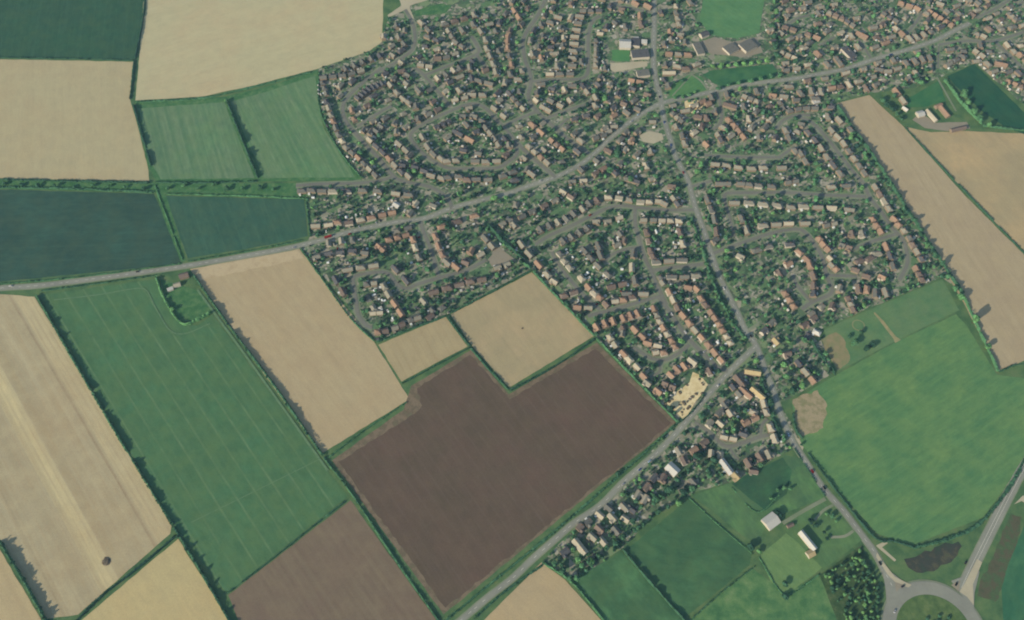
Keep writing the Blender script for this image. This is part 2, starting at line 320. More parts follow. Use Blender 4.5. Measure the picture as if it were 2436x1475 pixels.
field('car_park', [(1628,240),(1660,238),(1676,255),(1645,270),(1630,258)], M['sand'])
field('parking_court', [(1138,556),(1150,555),(1168,572),(1205,602),(1230,620),(1215,628),(1170,634),(1160,618),(1176,600)], M['yard'])
field('sandy_yard', [(1648,885),(1665,892),(1684,915),(1672,935),(1655,955),(1638,985),(1625,998),(1585,960),(1605,935),(1640,910)], M['sand'])
field('dry_basin', [(2150,1330),(2190,1318),(2235,1298),(2280,1288),(2288,1300),(2262,1338),(2220,1360),(2180,1362),(2160,1350)], patch_mat('dry_basin', [(66,86,72), (70,82,76), (74,80,76), (92,94,80), (70,96,76)], 14), jit=5, step=6)
field('bare_strip', [(2404,1222),(2430,1230),(2420,1290),(2392,1390),(2368,1432),(2325,1418),(2330,1390),(2368,1310)], patch_mat('bare_strip', [(84,94,78), (96,96,82), (82,104,80), (90,110,84)], 12), jit=4, step=6)
field('crop_field', [(2448,1230),(2436,1250),(2400,1340),(2382,1400),(2386,1480),(2400,1560),(2640,1560),(2640,1200)], field_mat('teal_crop_c', (60,104,84), (70,114,88), ((2436,1250),(2390,1440)), 14, .6, (80,122,92), psize=40, **G1))
field('sandy_track', [(930,-60),(985,-60),(975,20),(985,45),(976,45),(962,24),(925,42),(922,36),(955,14)], M['chips'])
field('sandy_track', [(975,14),(1030,-4),(1200,-10),(1200,-60),(960,-60)], M['chips'])
field('grass_paddock', [(985,26),(1050,8),(1075,14),(1060,32),(990,38)], M['verge'])
field('woodland_floor', [(1950,1368),(2050,1296),(2085,1370),(2098,1430),(2095,1500),(2000,1500)], patch_mat('plantation_floor', [(60,84,66), (76,100,74), (96,112,84)], 7))

# ---------------------------------------------------------------- roads
ROADS = []      # (path, width)
zr = [.12, .36]
def road(reg, pts, w, mat='side_road', pave=2.8, px=True):
    path = spline([G(*p) for p in P(reg, pts)])
    if pave:
        zr[0] += .003; ribbon('pavement', path, w+2*pave, zr[0], M['pavement'])
    zr[1] += .003; ribbon('road', path, w, zr[1], M[mat])
    ROADS.append((path, w)); return path
def dashes(path, w=.35, on=4, off=7, side=0.0, cont=False):
    V = []; F = []; acc = 0
    for i in range(len(path)-1):
        a, b = path[i], path[i+1]; L = np.linalg.norm(b-a); t = (b-a)/max(L, 1e-6); nn = np.array((-t[1], t[0]))
        if cont or (acc % (on+off)) < on:
            k = len(V); V += [(*(a+nn*(side-w/2)), .62), (*(b+nn*(side-w/2)), .62), (*(b+nn*(side+w/2)), .62), (*(a+nn*(side+w/2)), .62)]; F.append((k, k+1, k+2, k+3))
        acc += L
    return structure(mesh_obj('road_marking', V, F, M['mark']))
R1 = road('', [(-160,706),(0,686),(90,680),(250,660),(435,634),(600,606),(720,583),(842,549),(939,529),(1013,519),(1069,497),(1158,473),(1209,460),(1274,437),(1322,421),(1368,399),(1409,370),(1459,323),(1510,282),(1566,249),(1596,240),(1647,229),(1718,214),(1774,201),(1816,196),(1892,187),(1938,178),(2014,163),(2083,140),(2147,122),(2223,97),(2274,71),(2307,55)], 6.8, 'main_road', 1.7)
R2 = road('', [(1556,-90),(1556,0),(1556,60),(1554,140),(1560,190),(1572,235),(1573,252)], 7.6, 'main_road', 1.6)
R3 = road('', [(1573,250),(1581,287),(1594,331),(1608,375),(1635,426),(1648,472),(1658,505),(1679,561),(1699,624),(1722,680),(1755,747),(1775,790),(1798,821),(1821,882),(1841,933),(1856,984),(1882,1042),(1914,1095),(1958,1161),(2007,1216),(2050,1273),(2084,1320),(2112,1375),(2126,1402)], 6.8, 'main_road', 1.5)
R4 = road('', [(1796,826),(1737,882),(1688,936),(1632,1003),(1577,1064),(1526,1110),(1480,1150),(1429,1202),(1365,1245),(1322,1282),(1264,1333),(1220,1375),(1160,1422),(1080,1490),(1000,1560)], 6.2, 'main_road', 1.5)
R5 = road('', [(2520,985),(2436,1110),(2404,1168),(2374,1227),(2341,1293),(2316,1344),(2290,1400)], 11.5, 'main_road', 1.2)
for r, s in ((R1, 0), (R2, 0), (R3, 0), (R4, 0)): dashes(r)
dashes(R5, .3, side=1.6, cont=True); dashes(R5, .3, side=-1.6, cont=True)
# roundabout
rc = np.array(G(2223, 1507)); r_in = abs(G(2313,1507)[0]-rc[0]); r_out = abs(G(2345,1507)[0]-rc[0])
def ring(name, c, r0, r1, z, mat, n=72):
    V = []; F = []
    for i in range(n):
        a = 2*math.pi*i/n; V += [(c[0]+r0*math.cos(a), c[1]+r0*math.sin(a), z), (c[0]+r1*math.cos(a), c[1]+r1*math.sin(a), z)]
        j = (i+1) % n; F.append((2*i, 2*i+1, 2*j+1, 2*j))
    return structure(mesh_obj(name, V, F, mat))
ring('pavement', rc, r_out, r_out+2.0, .34, M['pavement']); ring('road', rc, r_in, r_out, .62, M['main_road'])
def disc(name, c, r, z, mat, n=64):
    return structure(mesh_obj(name, [(c[0]+r*math.cos(2*math.pi*i/n), c[1]+r*math.sin(2*math.pi*i/n), z) for i in range(n)], [tuple(range(n))], mat))
disc('roundabout_island', rc, r_in, .7, patch_mat('island_grass', [(74,98,72), (92,116,80), (110,128,90)], 10))
ROADS.append(([rc+np.array((math.cos(a), math.sin(a)))*(r_in+r_out)/2 for a in np.linspace(0, 6.28, 60)], r_out-r_in))
area('light_surfacing', [(2086,1314),(2100,1336),(2128,1372),(2168,1392),(2160,1398),(2132,1388),(2112,1368),(2084,1326)], .64, M['chips'], jit=0)
area('light_surfacing', [(2324,1330),(2336,1338),(2314,1390),(2316,1440),(2300,1420),(2282,1408),(2296,1385)], .645, M['chips'], jit=0)
area('junction', [(2098,1350),(2126,1366),(2150,1385),(2170,1400),(2110,1450),(2106,1400)], .60, M['main_road'], jit=0)
area('junction', [(2262,1382),(2290,1372),(2310,1350),(2330,1360),(2318,1410),(2316,1450),(2290,1420)], .605, M['main_road'], jit=0)
area('traffic_island', [(2128,1384),(2148,1392),(2132,1408)], .70, M['yard'], jit=0)
area('traffic_island', [(2262,1392),(2284,1380),(2280,1408)], .70, M['yard'], jit=0)
area('light_surfacing', [(2084,1298),(2108,1286),(2112,1292),(2098,1302),(2132,1332),(2128,1336),(2090,1304)], .10, M['chips'], jit=0)
area('gateway', [(1884,1040),(1912,1046),(1912,1062),(1906,1082)], .11, M['chips'], jit=0)
area('light_surfacing', [(2432,1180),(2448,1175),(2470,1215),(2430,1192),(2412,1200)], .34, M['chips'], jit=0)
# side roads of the village
SR = [('C', [(330,90),(380,170),(410,260),(420,380),(380,480),(230,590),(100,660)], 6),
 ('A', [(820,240),(690,340),(560,450),(470,560),(455,650),(480,740),(560,840),(660,950),(800,1100),(900,1230),(980,1290),(1100,1320),(1250,1350),(1370,1410),(1440,1470),(1475,1560)], 6.4),
 ('', [(704,442),(760,438),(853,436),(911,428),(935,420)], 6), ('A', [(590,790),(830,640),(910,600)], 5.5),
 ('A', [(1100,930),(1095,850),(1250,740),(1450,650),(1600,590),(1700,580),(1800,630),(1900,740),(1990,830),(2060,920),(2200,1060),(2400,1230),(2440,1270)], 6),
 ('A', [(1095,920),(1200,1040),(1330,1130),(1450,1180),(1600,1185),(1880,1180),(2000,1120),(2080,1050),(2070,950)], 6),
 ('A', [(1460,610),(1350,470),(1220,320),(1130,240)], 5.5), ('A', [(1220,310),(1500,200),(1700,120)], 5.5), ('C', [(1080,620),(1000,520),(1020,470),(950,340)], 6),
 ('C', [(1680,-80),(1640,0),(1560,160),(1470,290),(1430,400),(1450,560),(1500,700),(1500,800),(1480,900),(1540,1020),(1700,1170),(1850,1300),(2050,1440)], 6.4),
 ('C', [(1540,1050),(1260,1170)], 5.5), ('C', [(1510,765),(1700,745),(1950,740),(2030,690),(2040,560),(2040,350),(2080,200),(2150,150)], 6),
 ('C', [(1640,1110),(1850,1030),(2030,970),(2060,940)], 5.5), ('C', [(1750,1200),(1850,1110)], 4.5), ('E', [(880,55),(960,70),(1220,112)], 5),
 ('B', [(1180,340),(1200,420),(1260,560),(1300,680),(1350,860)], 6),
 ('B', [(1800,700),(1600,800),(1350,870),(1150,930),(1050,970),(960,930),(880,830),(750,820),(560,860),(560,960),(580,1100),(600,1220),(680,1320),(730,1330)], 6),
 ('D', [(1850,510),(1600,510),(1350,490),(1200,470),(1050,490),(900,560),(700,660),(500,750),(370,830)], 6),
 ('D', [(1300,490),(1300,640),(1340,800),(1390,960),(1450,1080),(1520,1250),(1590,1400)], 6), ('F', [(1270,250),(1400,420),(1550,640),(1700,790),(1850,930),(1930,955)], 6),
 ('D', [(1440,1090),(1550,1060),(1900,1020),(1960,1010)], 6), ('D', [(520,900),(580,1010),(680,1150),(830,1320),(970,1440)], 5.5),
 ('F', [(1280,260),(1100,310),(900,370),(740,410),(620,440)], 6), ('F', [(1570,710),(1450,800),(1340,850),(1230,840),(1150,800),(1040,730)], 5.5),
 ('F', [(1290,860),(1290,960),(1200,1010)], 4), ('D', [(1330,860),(1200,880),(1080,930),(1000,1000)], 5),
 ('G', [(570,290),(760,240)], 5), ('G', [(880,400),(900,355),(1200,350),(1500,350),(1800,370),(2200,385)], 6), ('G', [(880,380),(880,430),(920,560),(970,760)], 5),
 ('G', [(775,915),(950,850),(1150,780),(1350,720),(1550,690),(1650,740),(1740,860),(1800,980),(1830,1120),(1880,1280),(1700,1370),(1600,1440)], 6),
 ('G', [(1520,1120),(1560,1220),(1690,1370)], 5), ('G', [(1840,1120),(2110,1130)], 5.5),
 ('J', [(300,-90),(440,-40),(580,100),(700,250),(830,420),(930,540),(1000,680),(1100,800),(1200,950),(1300,1060),(1340,1180),(1340,1300),(1270,1440)], 6),
 ('I', [(440,1080),(300,1080),(180,1130),(120,1210)], 5.5), ('G', [(690,0),(1000,15),(1400,20)], 5.5), ('J', [(150,290),(290,195)], 5),
 ('J', [(1240,1010),(1000,1085),(850,1150)], 5.5), ('E', [(1830,860),(1870,1030),(1860,1150),(1790,1215)], 5),
 ('I', [(200,240),(330,170),(430,145)], 5), ('I', [(520,430),(660,350)], 4.5), ('I', [(1340,320),(1440,190),(1480,120)], 5), ('I', [(890,370),(1000,540)], 4.5),
 ('I', [(1640,420),(1900,385),(2150,385),(2436,300)], 5.5), ('I', [(2150,385),(2280,500),(2500,720)], 5.5), ('I', [(1640,430),(1630,640)], 3),
 ('I', [(1990,170),(2150,90),(2300,0)], 5), ('I', [(2380,60),(2500,-60)], 5),
 ('H', [(600,1040),(720,1120),(860,1250),(960,1260),(1200,1180),(1290,1160)], 5.5), ('H', [(910,1250),(960,1340),(1010,1390)], 4), ('H', [(1210,1180),(1230,1060),(1280,1010)], 4)]
for reg, pts, w in SR: road(reg, pts, w-.8, pave=2.4)
for reg, pts, w in [('M', [(580,340),(380,450),(180,570)], 4.5), ('M', [(650,400),(560,450),(480,540)], 3.2), ('M', [(840,640),(760,690),(630,700)], 3.2), ('E', [(1600,690),(1410,900)], 2), ('E', [(1440,730),(1740,650)], 2.5), ('E', [(1580,690),(1680,760),(1740,840)], 3),
                    ('H', [(1080,190),(1200,120)], 4), ('I', [(1620,720),(1800,1040)], 3)]:
    path = spline([G(*p) for p in P(reg, pts)]); zr[1] += .003; ribbon('driveway', path, w, zr[1]-.2, M['pavement']); ROADS.append((path, w))
# riding ring in the paddock
ac = np.array(G(2042, 774)); ring('riding_ring', ac, 7.0, 8.6, .30, patch_mat('worn_ring', [(136,142,108), (126,138,104)], 6))
area('worn_track', P('K', [(1040,560),(1130,650),(1240,790),(1285,820),(1230,850),(1215,810),(1100,660),(1030,570)]), .29, patch_mat('worn_track', [(160,150,116), (132,138,104)], 6))
RS = np.array([p for path, w in ROADS for p in path]); RW = np.array([w for path, w in ROADS for p in path])
RT = np.array([(path[min(i+1, len(path)-1)]-path[max(i-1, 0)]) for path, w in ROADS for i in range(len(path))])
def road_gap(x, y):
    d = np.hypot(RS[:, 0]-x, RS[:, 1]-y)-RW/2; i = int(d.argmin()); return d[i], i

# thin paths and headland tracks worn in the crops
M['worn'] = patch_mat('worn_crop', [(94,126,98), (108,136,106), (84,118,94)], 8)
for i, (pts, w) in enumerate([([(455,1243),(600,1172),(762,1092)], .8), ([(128,714),(230,702),(330,686),(352,694)], 1.6), ([(352,694),(372,735),(404,785),(440,794),(500,770)], 1.6), ([(470,690),(600,868),(780,1120)], 3.0)]):
    ribbon('worn_track', spline([G(*p) for p in pts]), w, .5+.004*i, M['worn'])
area('stubble_headland', [(458,641),(708,594),(724,614),(476,668)], .27, patch_mat('headland', [(178,163,132), (186,172,142), (170,155,126)], 14), jit=3)
# thin bluish haze over everything, its colour set to lift and cool the shadows
_h = 1400.0; hz = mesh_obj('haze', [(-2600,-2200,-1),(3000,-2200,-1),(3000,3000,-1),(-2600,3000,-1),(-2600,-2200,1040),(3000,-2200,1040),(3000,3000,1040),(-2600,3000,1040)], [(3,2,1,0),(4,5,6,7),(0,1,5,4),(1,2,6,5),(2,3,7,6),(3,0,4,7)], [])
hm = bpy.data.materials.new('haze'); hm.use_nodes = True; ht = hm.node_tree; ht.nodes.remove(ht.nodes['Principled BSDF']); pv = ht.nodes.new('ShaderNodeVolumePrincipled')
pv.inputs['Color'].default_value = (.45, .74, 1.0, 1); pv.inputs['Density'].default_value = .000035; ht.links.new(pv.outputs[0], ht.nodes['Material Output'].inputs['Volume'])
hz.data.materials.append(hm); hz['kind'] = 'stuff'; hz['label'] = 'thin pale haze over the whole village and its fields'; hz['category'] = 'haze'

# ---------------------------------------------------------------- houses
class MBk:
    def __init__(s): s.V = []; s.F = []; s.mi = []
    def add(s, V, F, m=0):
        k = len(s.V); s.V += V; s.F += [tuple(i+k for i in f) for f in F]; s.mi += [m]*len(F)
    def box(s, x0, x1, y0, y1, z0, z1, m=0, bottom=False):
        V = [(x0,y0,z0),(x1,y0,z0),(x1,y1,z0),(x0,y1,z0),(x0,y0,z1),(x1,y0,z1),(x1,y1,z1),(x0,y1,z1)]
        F = [(0,1,5,4),(1,2,6,5),(2,3,7,6),(3,0,4,7),(4,5,6,7)]+([(3,2,1,0)] if bottom else []); s.add(V, F, m)
    def gable(s, x0, x1, y0, y1, z, h, m=0, ov=.35, axis='x', th=.22):
        if axis == 'y':
            k = MBk(); k.gable(y0, y1, x0, x1, z, h, m, ov, 'x', th); s.add([(b, a, c) for a, b, c in k.V], [f[::-1] for f in k.F], m); return
        xa, xb = x0-ov, x1+ov; ym = (y0+y1)/2; sl = h/((y1-y0)/2); ya, yb = y0-ov, y1+ov; ze = z-ov*sl
        V = [(xa,ya,ze),(xb,ya,ze),(xb,ym,z+h),(xa,ym,z+h),(xb,yb,ze),(xa,yb,ze)]; V += [(a,b,c-th) for a, b, c in V]
        F = [(0,1,2,3),(3,2,4,5),(7,6,9,8),(8,9,11,10),(0,6,7,1),(4,10,11,5),(1,7,8,2),(2,8,10,4),(3,9,6,0),(5,11,9,3)]
        s.add(V, F, m)
    def hip(s, x0, x1, y0, y1, z, h, m=0, ov=.4, th=.2):
        xa, xb, ya, yb = x0-ov, x1+ov, y0-ov, y1+ov; d = (yb-ya)/2; ym = (ya+yb)/2
        ra, rb = (xa+d*.9, xb-d*.9) if xb-xa > 2*d else ((xa+xb)/2-.2, (xa+xb)/2+.2)
        V = [(xa,ya,z),(xb,ya,z),(xb,yb,z),(xa,yb,z),(ra,ym,z+h),(rb,ym,z+h)]+[(a,b,z-th) for a, b in ((xa,ya),(xb,ya),(xb,yb),(xa,yb))]
        F = [(0,1,5,4),(1,2,5),(2,3,4,5),(3,0,4),(0,6,7,1),(1,7,8,2),(2,8,9,3),(3,9,6,0),(9,8,7,6)]; s.add(V, F, m)
    def gwalls(s, x0, x1, y0, y1, z, h, m=0, axis='x'):
        s.box(x0, x1, y0, y1, 0, z, m)
        if axis == 'x':
            ym = (y0+y1)/2
            for x, fl in ((x0, 1), (x1, 0)):
                f = (0,1,2); s.add([(x,y0,z),(x,y1,z),(x,ym,z+h-.25)], [f[::-1] if fl else f], m)
        else:
            xm = (x0+x1)/2
            for y, fl in ((y0, 0), (y1, 1)):
                f = (0,1,2); s.add([(x0,y,z),(x1,y,z),(xm,y,z+h-.25)], [f[::-1] if fl else f], m)
def house_parts(typ, L, W, seed):
    """-> {part: MBk}; x runs along the ridge"""
    rnd = random.Random(seed); a, b = L/2, W/2; w, r, c, e = MBk(), MBk(), MBk(), MBk()
    if typ == 's':                                                   # semi-detached pair
        z, h = 4.8, 2.6
        if rnd.random() < .5: w.box(-a, a, -b, b, 0, z); r.hip(-a, a, -b, b, z, h)
        else: w.gwalls(-a, a, -b, b, z, h); r.gable(-a, a, -b, b, z, h)
        c.box(-.55, .55, -.35, .35, z+h-.7, z+h+1.1); e.box(-a*.5-1.3, -a*.5+1.5, -b-2.6, -b, 0, 2.6)
    elif typ == 'd':                                                 # detached with a cross wing
        z, h = 4.7, 2.6; w.gwalls(-a, a, -b, b, z, h); r.gable(-a, a, -b, b, z, h)
        ww = min(W*.62, 4.6); x0 = -a+.4 if rnd.random() < .5 else a-.4-ww
        w.gwalls(x0, x0+ww, -b-2.2, -b, z-.15, ww*.33, axis='y'); r.gable(x0, x0+ww, -b-2.2, -b+2.4, z-.15, ww*.33, axis='y', ov=.3)
        c.box(a-1.2, a-.4, -.4, .4, z+h-1.0, z+h+.9); e.box(-x0-ww/2-1.4 if x0 < 0 else -a+.5, (-x0-ww/2-1.4 if x0 < 0 else -a+.5)+2.8, b, b+2.4, 0, 2.5)
    elif typ == 'b':                                                 # bungalow
        z, h = 2.7, 2.5
        if rnd.random() < .5: w.box(-a, a, -b, b, 0, z); r.hip(-a, a, -b, b, z, h)
        else: w.gwalls(-a, a, -b, b, z, h); r.gable(-a, a, -b, b, z, h)
        c.box(a*.4, a*.4+.7, -.35, .35, z+h-.7, z+h+.8); e.box(-a*.6-1.2, -a*.6+1.4, -b-2.0, -b, 0, 2.3)
    else:                                                            # terrace or long block
        z, h = 4.8, 2.7; w.gwalls(-a, a, -b, b, z, h); r.gable(-a, a, -b, b, z, h)
        c.box(-.5, .5, -.35, .35, z+h-.7, z+h+1.0)
        e.box(a*.3-1.3, a*.3+1.3, -b-2.2, -b, 0, 2.5)
    return {'wall': w, 'roof': r, 'chimney': c, 'extension': e}

# rows: region, pixel line through the house centres, how many, roof, type (x after it: ridges across the row), where the row is
ROWS = [
 # around the left plot and the middle side roads
 ('B', [(200,380),(320,372),(400,350),(510,350),(620,325)], 5, 'opooc', 's', "in row above main road's left end"),
 ('B', [(720,305),(820,278),(912,258)], 3, 'o', 's', 'in orange row above main road'), ('B', [(1080,262),(1135,180)], 2, 'pp', 'd', 'in pair beside white marquee roof'),
 ('B', [(1300,190),(1375,222)], 2, 'gc', 'd', 'in pair left of curving junction'),
 ('B', [(70,1390-1336),(160,47),(260,54),(360,54),(490,54),(640,48),(780,54),(950,78),(1070,90)], 9, 'g', 's', 'in row below upper left lane'),
 ('B', [(320,545),(440,525),(545,512)], 3, 'pcp', 'bx', 'in short row beneath red buses'), ('B', [(205,672),(320,640),(430,630),(545,612),(660,632)], 5, 'gdddg', 'd', 'in row above stubble plot corner'),
 ('B', [(790,570),(830,605)], 2, 'o', 'd', 'in pair inside upper left estate'), ('B', [(885,512),(965,492),(1040,470)], 3, 'o', 's', 'in orange row below main road'),
 ('B', [(1110,510),(1130,585),(1165,675)], 3, 'ocp', 's', 'in row left of estate entrance road'), ('B', [(950,430),(1060,400)], 2, 'pg', 'b', 'in pair below main road verge'),
 ('B', [(500,790),(620,770),(740,752)], 3, 'p', 's', 'in row above loop road'), ('B', [(950,785),(1045,890)], 2, 'p', 's', 'in diagonal pair inside loop road'),
 ('B', [(390,890),(455,1000)], 2, 'g', 's', 'in pair beside stubble plot edge'), ('B', [(675,925),(745,915)], 2, 'p', 's', 'in pair inside lower loop road'),
 ('B', [(840,950),(880,1025),(940,1110),(995,1195)], 4, 'ppoo', 's', 'in diagonal row below loop road'), ('B', [(690,1060),(740,1150)], 2, 'gp', 'b', 'in pair left of diagonal row'),
 ('B', [(735,1195),(800,1190)], 2, 'c', 'b', 'in pair near loop road end'), ('B', [(780,1375),(850,1365),(940,1335),(1005,1305),(1090,1260),(1150,1240)], 6, 'rrprpp', 's', 'in row above narrow stubble field'),
 ('B', [(1210,1085),(1290,1170)], 2, 'pg', 'b', 'in pair above narrow field corner'), ('B', [(1300,1000),(1425,962),(1540,932),(1640,902),(1750,882)], 5, 'r', 's', 'in red brown row above stubble'),
 ('B', [(1320,485),(1350,575),(1385,650)], 3, 'o', 's', 'in row right of estate entrance road'), ('B', [(1430,725),(1515,795)], 2, 'po', 's', 'in pair beside estate road bend'),
 ('B', [(1380,392),(1520,342),(1680,292)], 3, 'o', 's', 'in orange row below main road bend'), ('B', [(1655,620),(1600,725),(1740,650)], 3, 'orp', 'd', 'in cluster left of parking court'),
 ('B', [(1790,500),(1850,570)], 2, 'p', 't', 'in long blocks beside parking court'), ('B', [(1900,770),(1985,740)], 2, 'p', 'd', 'in pair below parking court'),
 ('B', [(1270,1230),(1380,1150)], 2, 'rp', 'b', 'in pair behind garden trees'),
 # centre: between the diagonal main road and the south road
 ('D', [(185,460),(290,130)], 2, 'pg', 'b', 'in pair beside main road trees'), ('D', [(710,240),(815,232)], 2, 'go', 'd', 'in pair below main road junction'), ('D', [(1000,125),(930,165)], 2, 'og', 'd', 'in pair below main road centre'),
 ('D', [(630,340),(700,385)], 2, 'cg', 'd', 'in pair beside lay-by'), ('D', [(550,420),(450,470),(335,522),(240,570)], 4, 'pggg', 'd', 'in row below lay-by'),
 ('D', [(810,500),(725,545),(655,590),(580,625),(500,658),(415,692)], 6, 'g', 'dx', 'in row above sloping crescent'), ('D', [(870,450),(945,420)], 2, 'g', 'dx', 'in pair above crescent bend'),
 ('D', [(1050,390),(1150,392),(1250,425),(1350,432),(1430,432),(1520,425),(1575,450)], 7, 'p', 's', 'in row above crescent top'), ('D', [(1660,400),(1700,455)], 2, 'pp', 'd', 'in corner pair above crescent'),
 ('D', [(1640,285),(1240,220),(1310,240)], 3, 'rgd', 'd', 'in scattered houses among big trees'), ('D', [(1150,580),(1040,612),(935,612)], 3, 'cpp', 'd', 'in row beneath crescent top'),
 ('D', [(850,680),(780,722),(705,762),(630,800)], 4, 'g', 'dx', 'in row beneath sloping crescent'), ('D', [(1380,600),(1470,600),(1550,605),(1630,608),(1710,612)], 5, 'pppcp', 's', 'in row below crescent straight'),
 ('D', [(1160,735),(1200,800),(1130,835)], 3, 'pop', 'd', 'in cluster left of middle street'), ('D', [(1410,715),(1430,800),(1445,890),(1470,945)], 4, 'r', 's', 'in row right of middle street'),
 ('D', [(1720,715),(1745,825)], 2, 'ro', 's', 'in pair left of south road'), ('D', [(1500,992),(1615,982),(1740,982)], 3, 'p', 's', 'in row above link road'),
 ('D', [(1640,1130),(1760,1132),(1870,1122)], 3, 'pgp', 's', 'in row below link road'), ('D', [(1530,1145),(1560,1190)], 2, 'gp', 'b', 'in pair below link road corner'),
 ('D', [(60,640),(125,600),(170,650)], 3, 'pgg', 'd', 'in cluster right of tall hedge'), ('D', [(240,830),(310,920),(400,1020),(480,1110)], 4, 'ppop', 's', 'in diagonal row along tall hedge'),
 ('D', [(545,1175),(585,1200)], 1, 'c', 'd', 'at end of row beside stubble'), ('D', [(580,920),(640,985),(690,1045)], 3, 'gpp', 's', 'in row left of middle gardens'),
 ('D', [(725,1065),(800,1145),(865,1230),(920,1285),(970,1325),(1030,1390)], 6, 'ococoo', 's', 'in bright orange diagonal row'), ('D', [(635,1310),(725,1280)], 2, 'r', 's', 'in pair below bright orange row'),
 ('D', [(760,1415),(860,1420)], 2, 'o', 's', 'in pair beside field corner hedge'), ('D', [(830,890),(885,955),(955,1030),(1045,1110)], 4, 'g', 's', 'in grey diagonal row amid gardens'),
 ('D', [(960,850),(1000,950)], 2, 'g', 't', 'in large blocks near turning head'), ('D', [(1285,920),(1270,1050),(1300,1170)], 3, 'gpg', 's', 'in row left of lower middle street'),
 ('D', [(1075,1225),(1180,1200)], 2, 'r', 's', 'in red pair above cross street'), ('D', [(1220,1290),(1375,1290)], 2, 'rp', 's', 'in pair above cross street end'),
 ('D', [(1110,1360),(1190,1352),(1290,1340)], 3, 'o', 's', 'in orange row above cross street'),
 ('F', [(1385,215),(1425,295),(1475,385),(1535,455),(1605,545),(1685,635),(1775,735),(1870,850)], 10, 'o', 's', 'in long row right of middle street'),
 ('F', [(1560,170),(1640,185),(1680,275),(1725,335)], 4, 'o', 's', 'in row backing middle street gardens'), ('F', [(1775,405),(1840,500),(1900,600),(1955,690)], 6, 'oooocp', 's', 'in row left of south road'),
 ('F', [(705,545),(785,512),(860,490)], 3, 'o', 'dx', 'in orange row below cross street'), ('F', [(955,462),(1025,440),(1090,420)], 3, 'o', 'dx', 'in orange trio below cross street'),
 ('F', [(950,550),(945,605)], 2, 'r', 'b', 'in red pair below cross street'), ('F', [(1065,565),(1135,632)], 2, 'o', 't', 'in orange terrace beside court'), ('F', [(1180,690),(1275,715)], 2, 'oc', 'd', 'in pair above looping lane'),
 ('F', [(830,640),(880,710)], 2, 'o', 's', 'in pair against boundary hedge'), ('F', [(960,790),(1010,845),(1085,915),(1165,1000)], 4, 'occo', 's', 'in diagonal row beside ploughed field'),
 ('F', [(1260,805),(1335,790)], 2, 'o', 's', 'in orange pair inside looping lane'), ('F', [(1240,370),(1280,460),(1335,560),(1390,645),(1440,730)], 7, 'oocoooo', 's', 'in row left of middle street end'),
 ('F', [(1400,990),(1460,940),(1525,910)], 3, 'o', 'dx', 'in orange row above sandy yard'), ('F', [(1600,862),(1640,890)], 1, 'c', 's', 'above sandy yard beside hedge'), ('F', [(1345,1070),(1415,1100)], 2, 'r', 'd', 'in red pair left of sandy yard'),
 ('F', [(1280,1140),(1180,1065)], 2, 'op', 'd', 'in pair beside ploughed field hedge'), ('F', [(1760,960),(1740,915)], 1, 'r', 'd', 'right of sandy yard'), ('F', [(310,110),(380,140)], 1, 'c', 'd', 'beside stubble field top corner'),
 ('F', [(400,245),(490,210)], 2, 'r', 's', 'in pair beside stubble field hedge'), ('F', [(860,305),(940,285)], 2, 'o', 's', 'in orange pair on cross street'),
 # the wedge between the two roads, lower right
 ('H', [(1140,570),(1170,575)], 1, 'y', 't', 'at tip of road fork'), ('H', [(1020,655),(1050,690)], 1, 'r', 't', 'below tip of road fork'), ('H', [(1080,765),(1115,795)], 1, 'o', 't', 'beside pale yellow roof'),
 ('H', [(1190,770),(1225,800)], 1, 'y', 't', 'left of shaded main road'), ('H', [(960,710),(1015,775)], 2, 'g', 'd', 'in pair near fork lower side'), ('H', [(880,880),(930,955)], 2, 'gc', 'd', 'in pair below fork junction'),
 ('H', [(830,950),(740,1050)], 2, 'gp', 'd', 'in row facing ploughed field corner'), ('H', [(840,1050),(890,1090)], 1, 'c', 'b', 'among wedge gardens'), ('H', [(1080,1045),(1160,1005)], 2, 'o', 'd', 'in orange pair among wedge gardens'), ('H', [(1150,945),(1190,960)], 1, 'o', 'b', 'behind shaded main road'),
 ('H', [(1250,870),(1275,960)], 2, 'c', 's', 'in cream terrace along shaded road'), ('H', [(1310,1090),(1345,1190)], 2, 'c', 's', 'in cream terrace beside access court'), ('H', [(870,1180),(960,1200)], 2, 'c', 'd', 'in cream pair above close'),
 ('H', [(1050,1150),(1090,1165)], 1, 'd', 'd', 'above close turning head'), ('H', [(690,1230),(590,1300)], 2, 'o', 'd', 'in orange pair left of close'), ('H', [(840,1350),(755,1335)], 2, 'c', 'bx', 'in cream pair below close'),
 ('H', [(450,1310),(500,1400)], 2, 'pr', 'd', 'in pair above white roof'), ('H', [(1100,1420),(1210,1365),(1290,1340)], 3, 'rop', 'dx', 'in row above dark pasture'), ('H', [(1150,1495),(1180,1500)], 1, 'r', 'b', 'touching dark pasture edge'),
 ('L', [(2075,435),(2110,480)], 1, 'w', 't', 'at village lower edge'), ('L', [(2165,520),(2190,545)], 1, 'y', 'd', 'beside white terrace end'), 
 ('L', [(1480,540),(1500,505)], 1, 'r', 'd', 'beside white square roof'), ('L', [(1330,625),(1400,540)], 2, 'od', 'd', 'in courtyard pair below main road'), ('L', [(1245,700),(1310,740)], 2, 'pc', 'dx', 'in pair below courtyard'),
 ('L', [(1120,810),(1010,905)], 2, 'pp', 'dx', 'in pair across lower road'), ('L', [(960,800),(890,880)], 2, 'gc', 'bx', 'in pair fronting lower road'), ('L', [(700,990),(760,930)], 2, 'rg', 'd', 'in pair near lower road verge'),
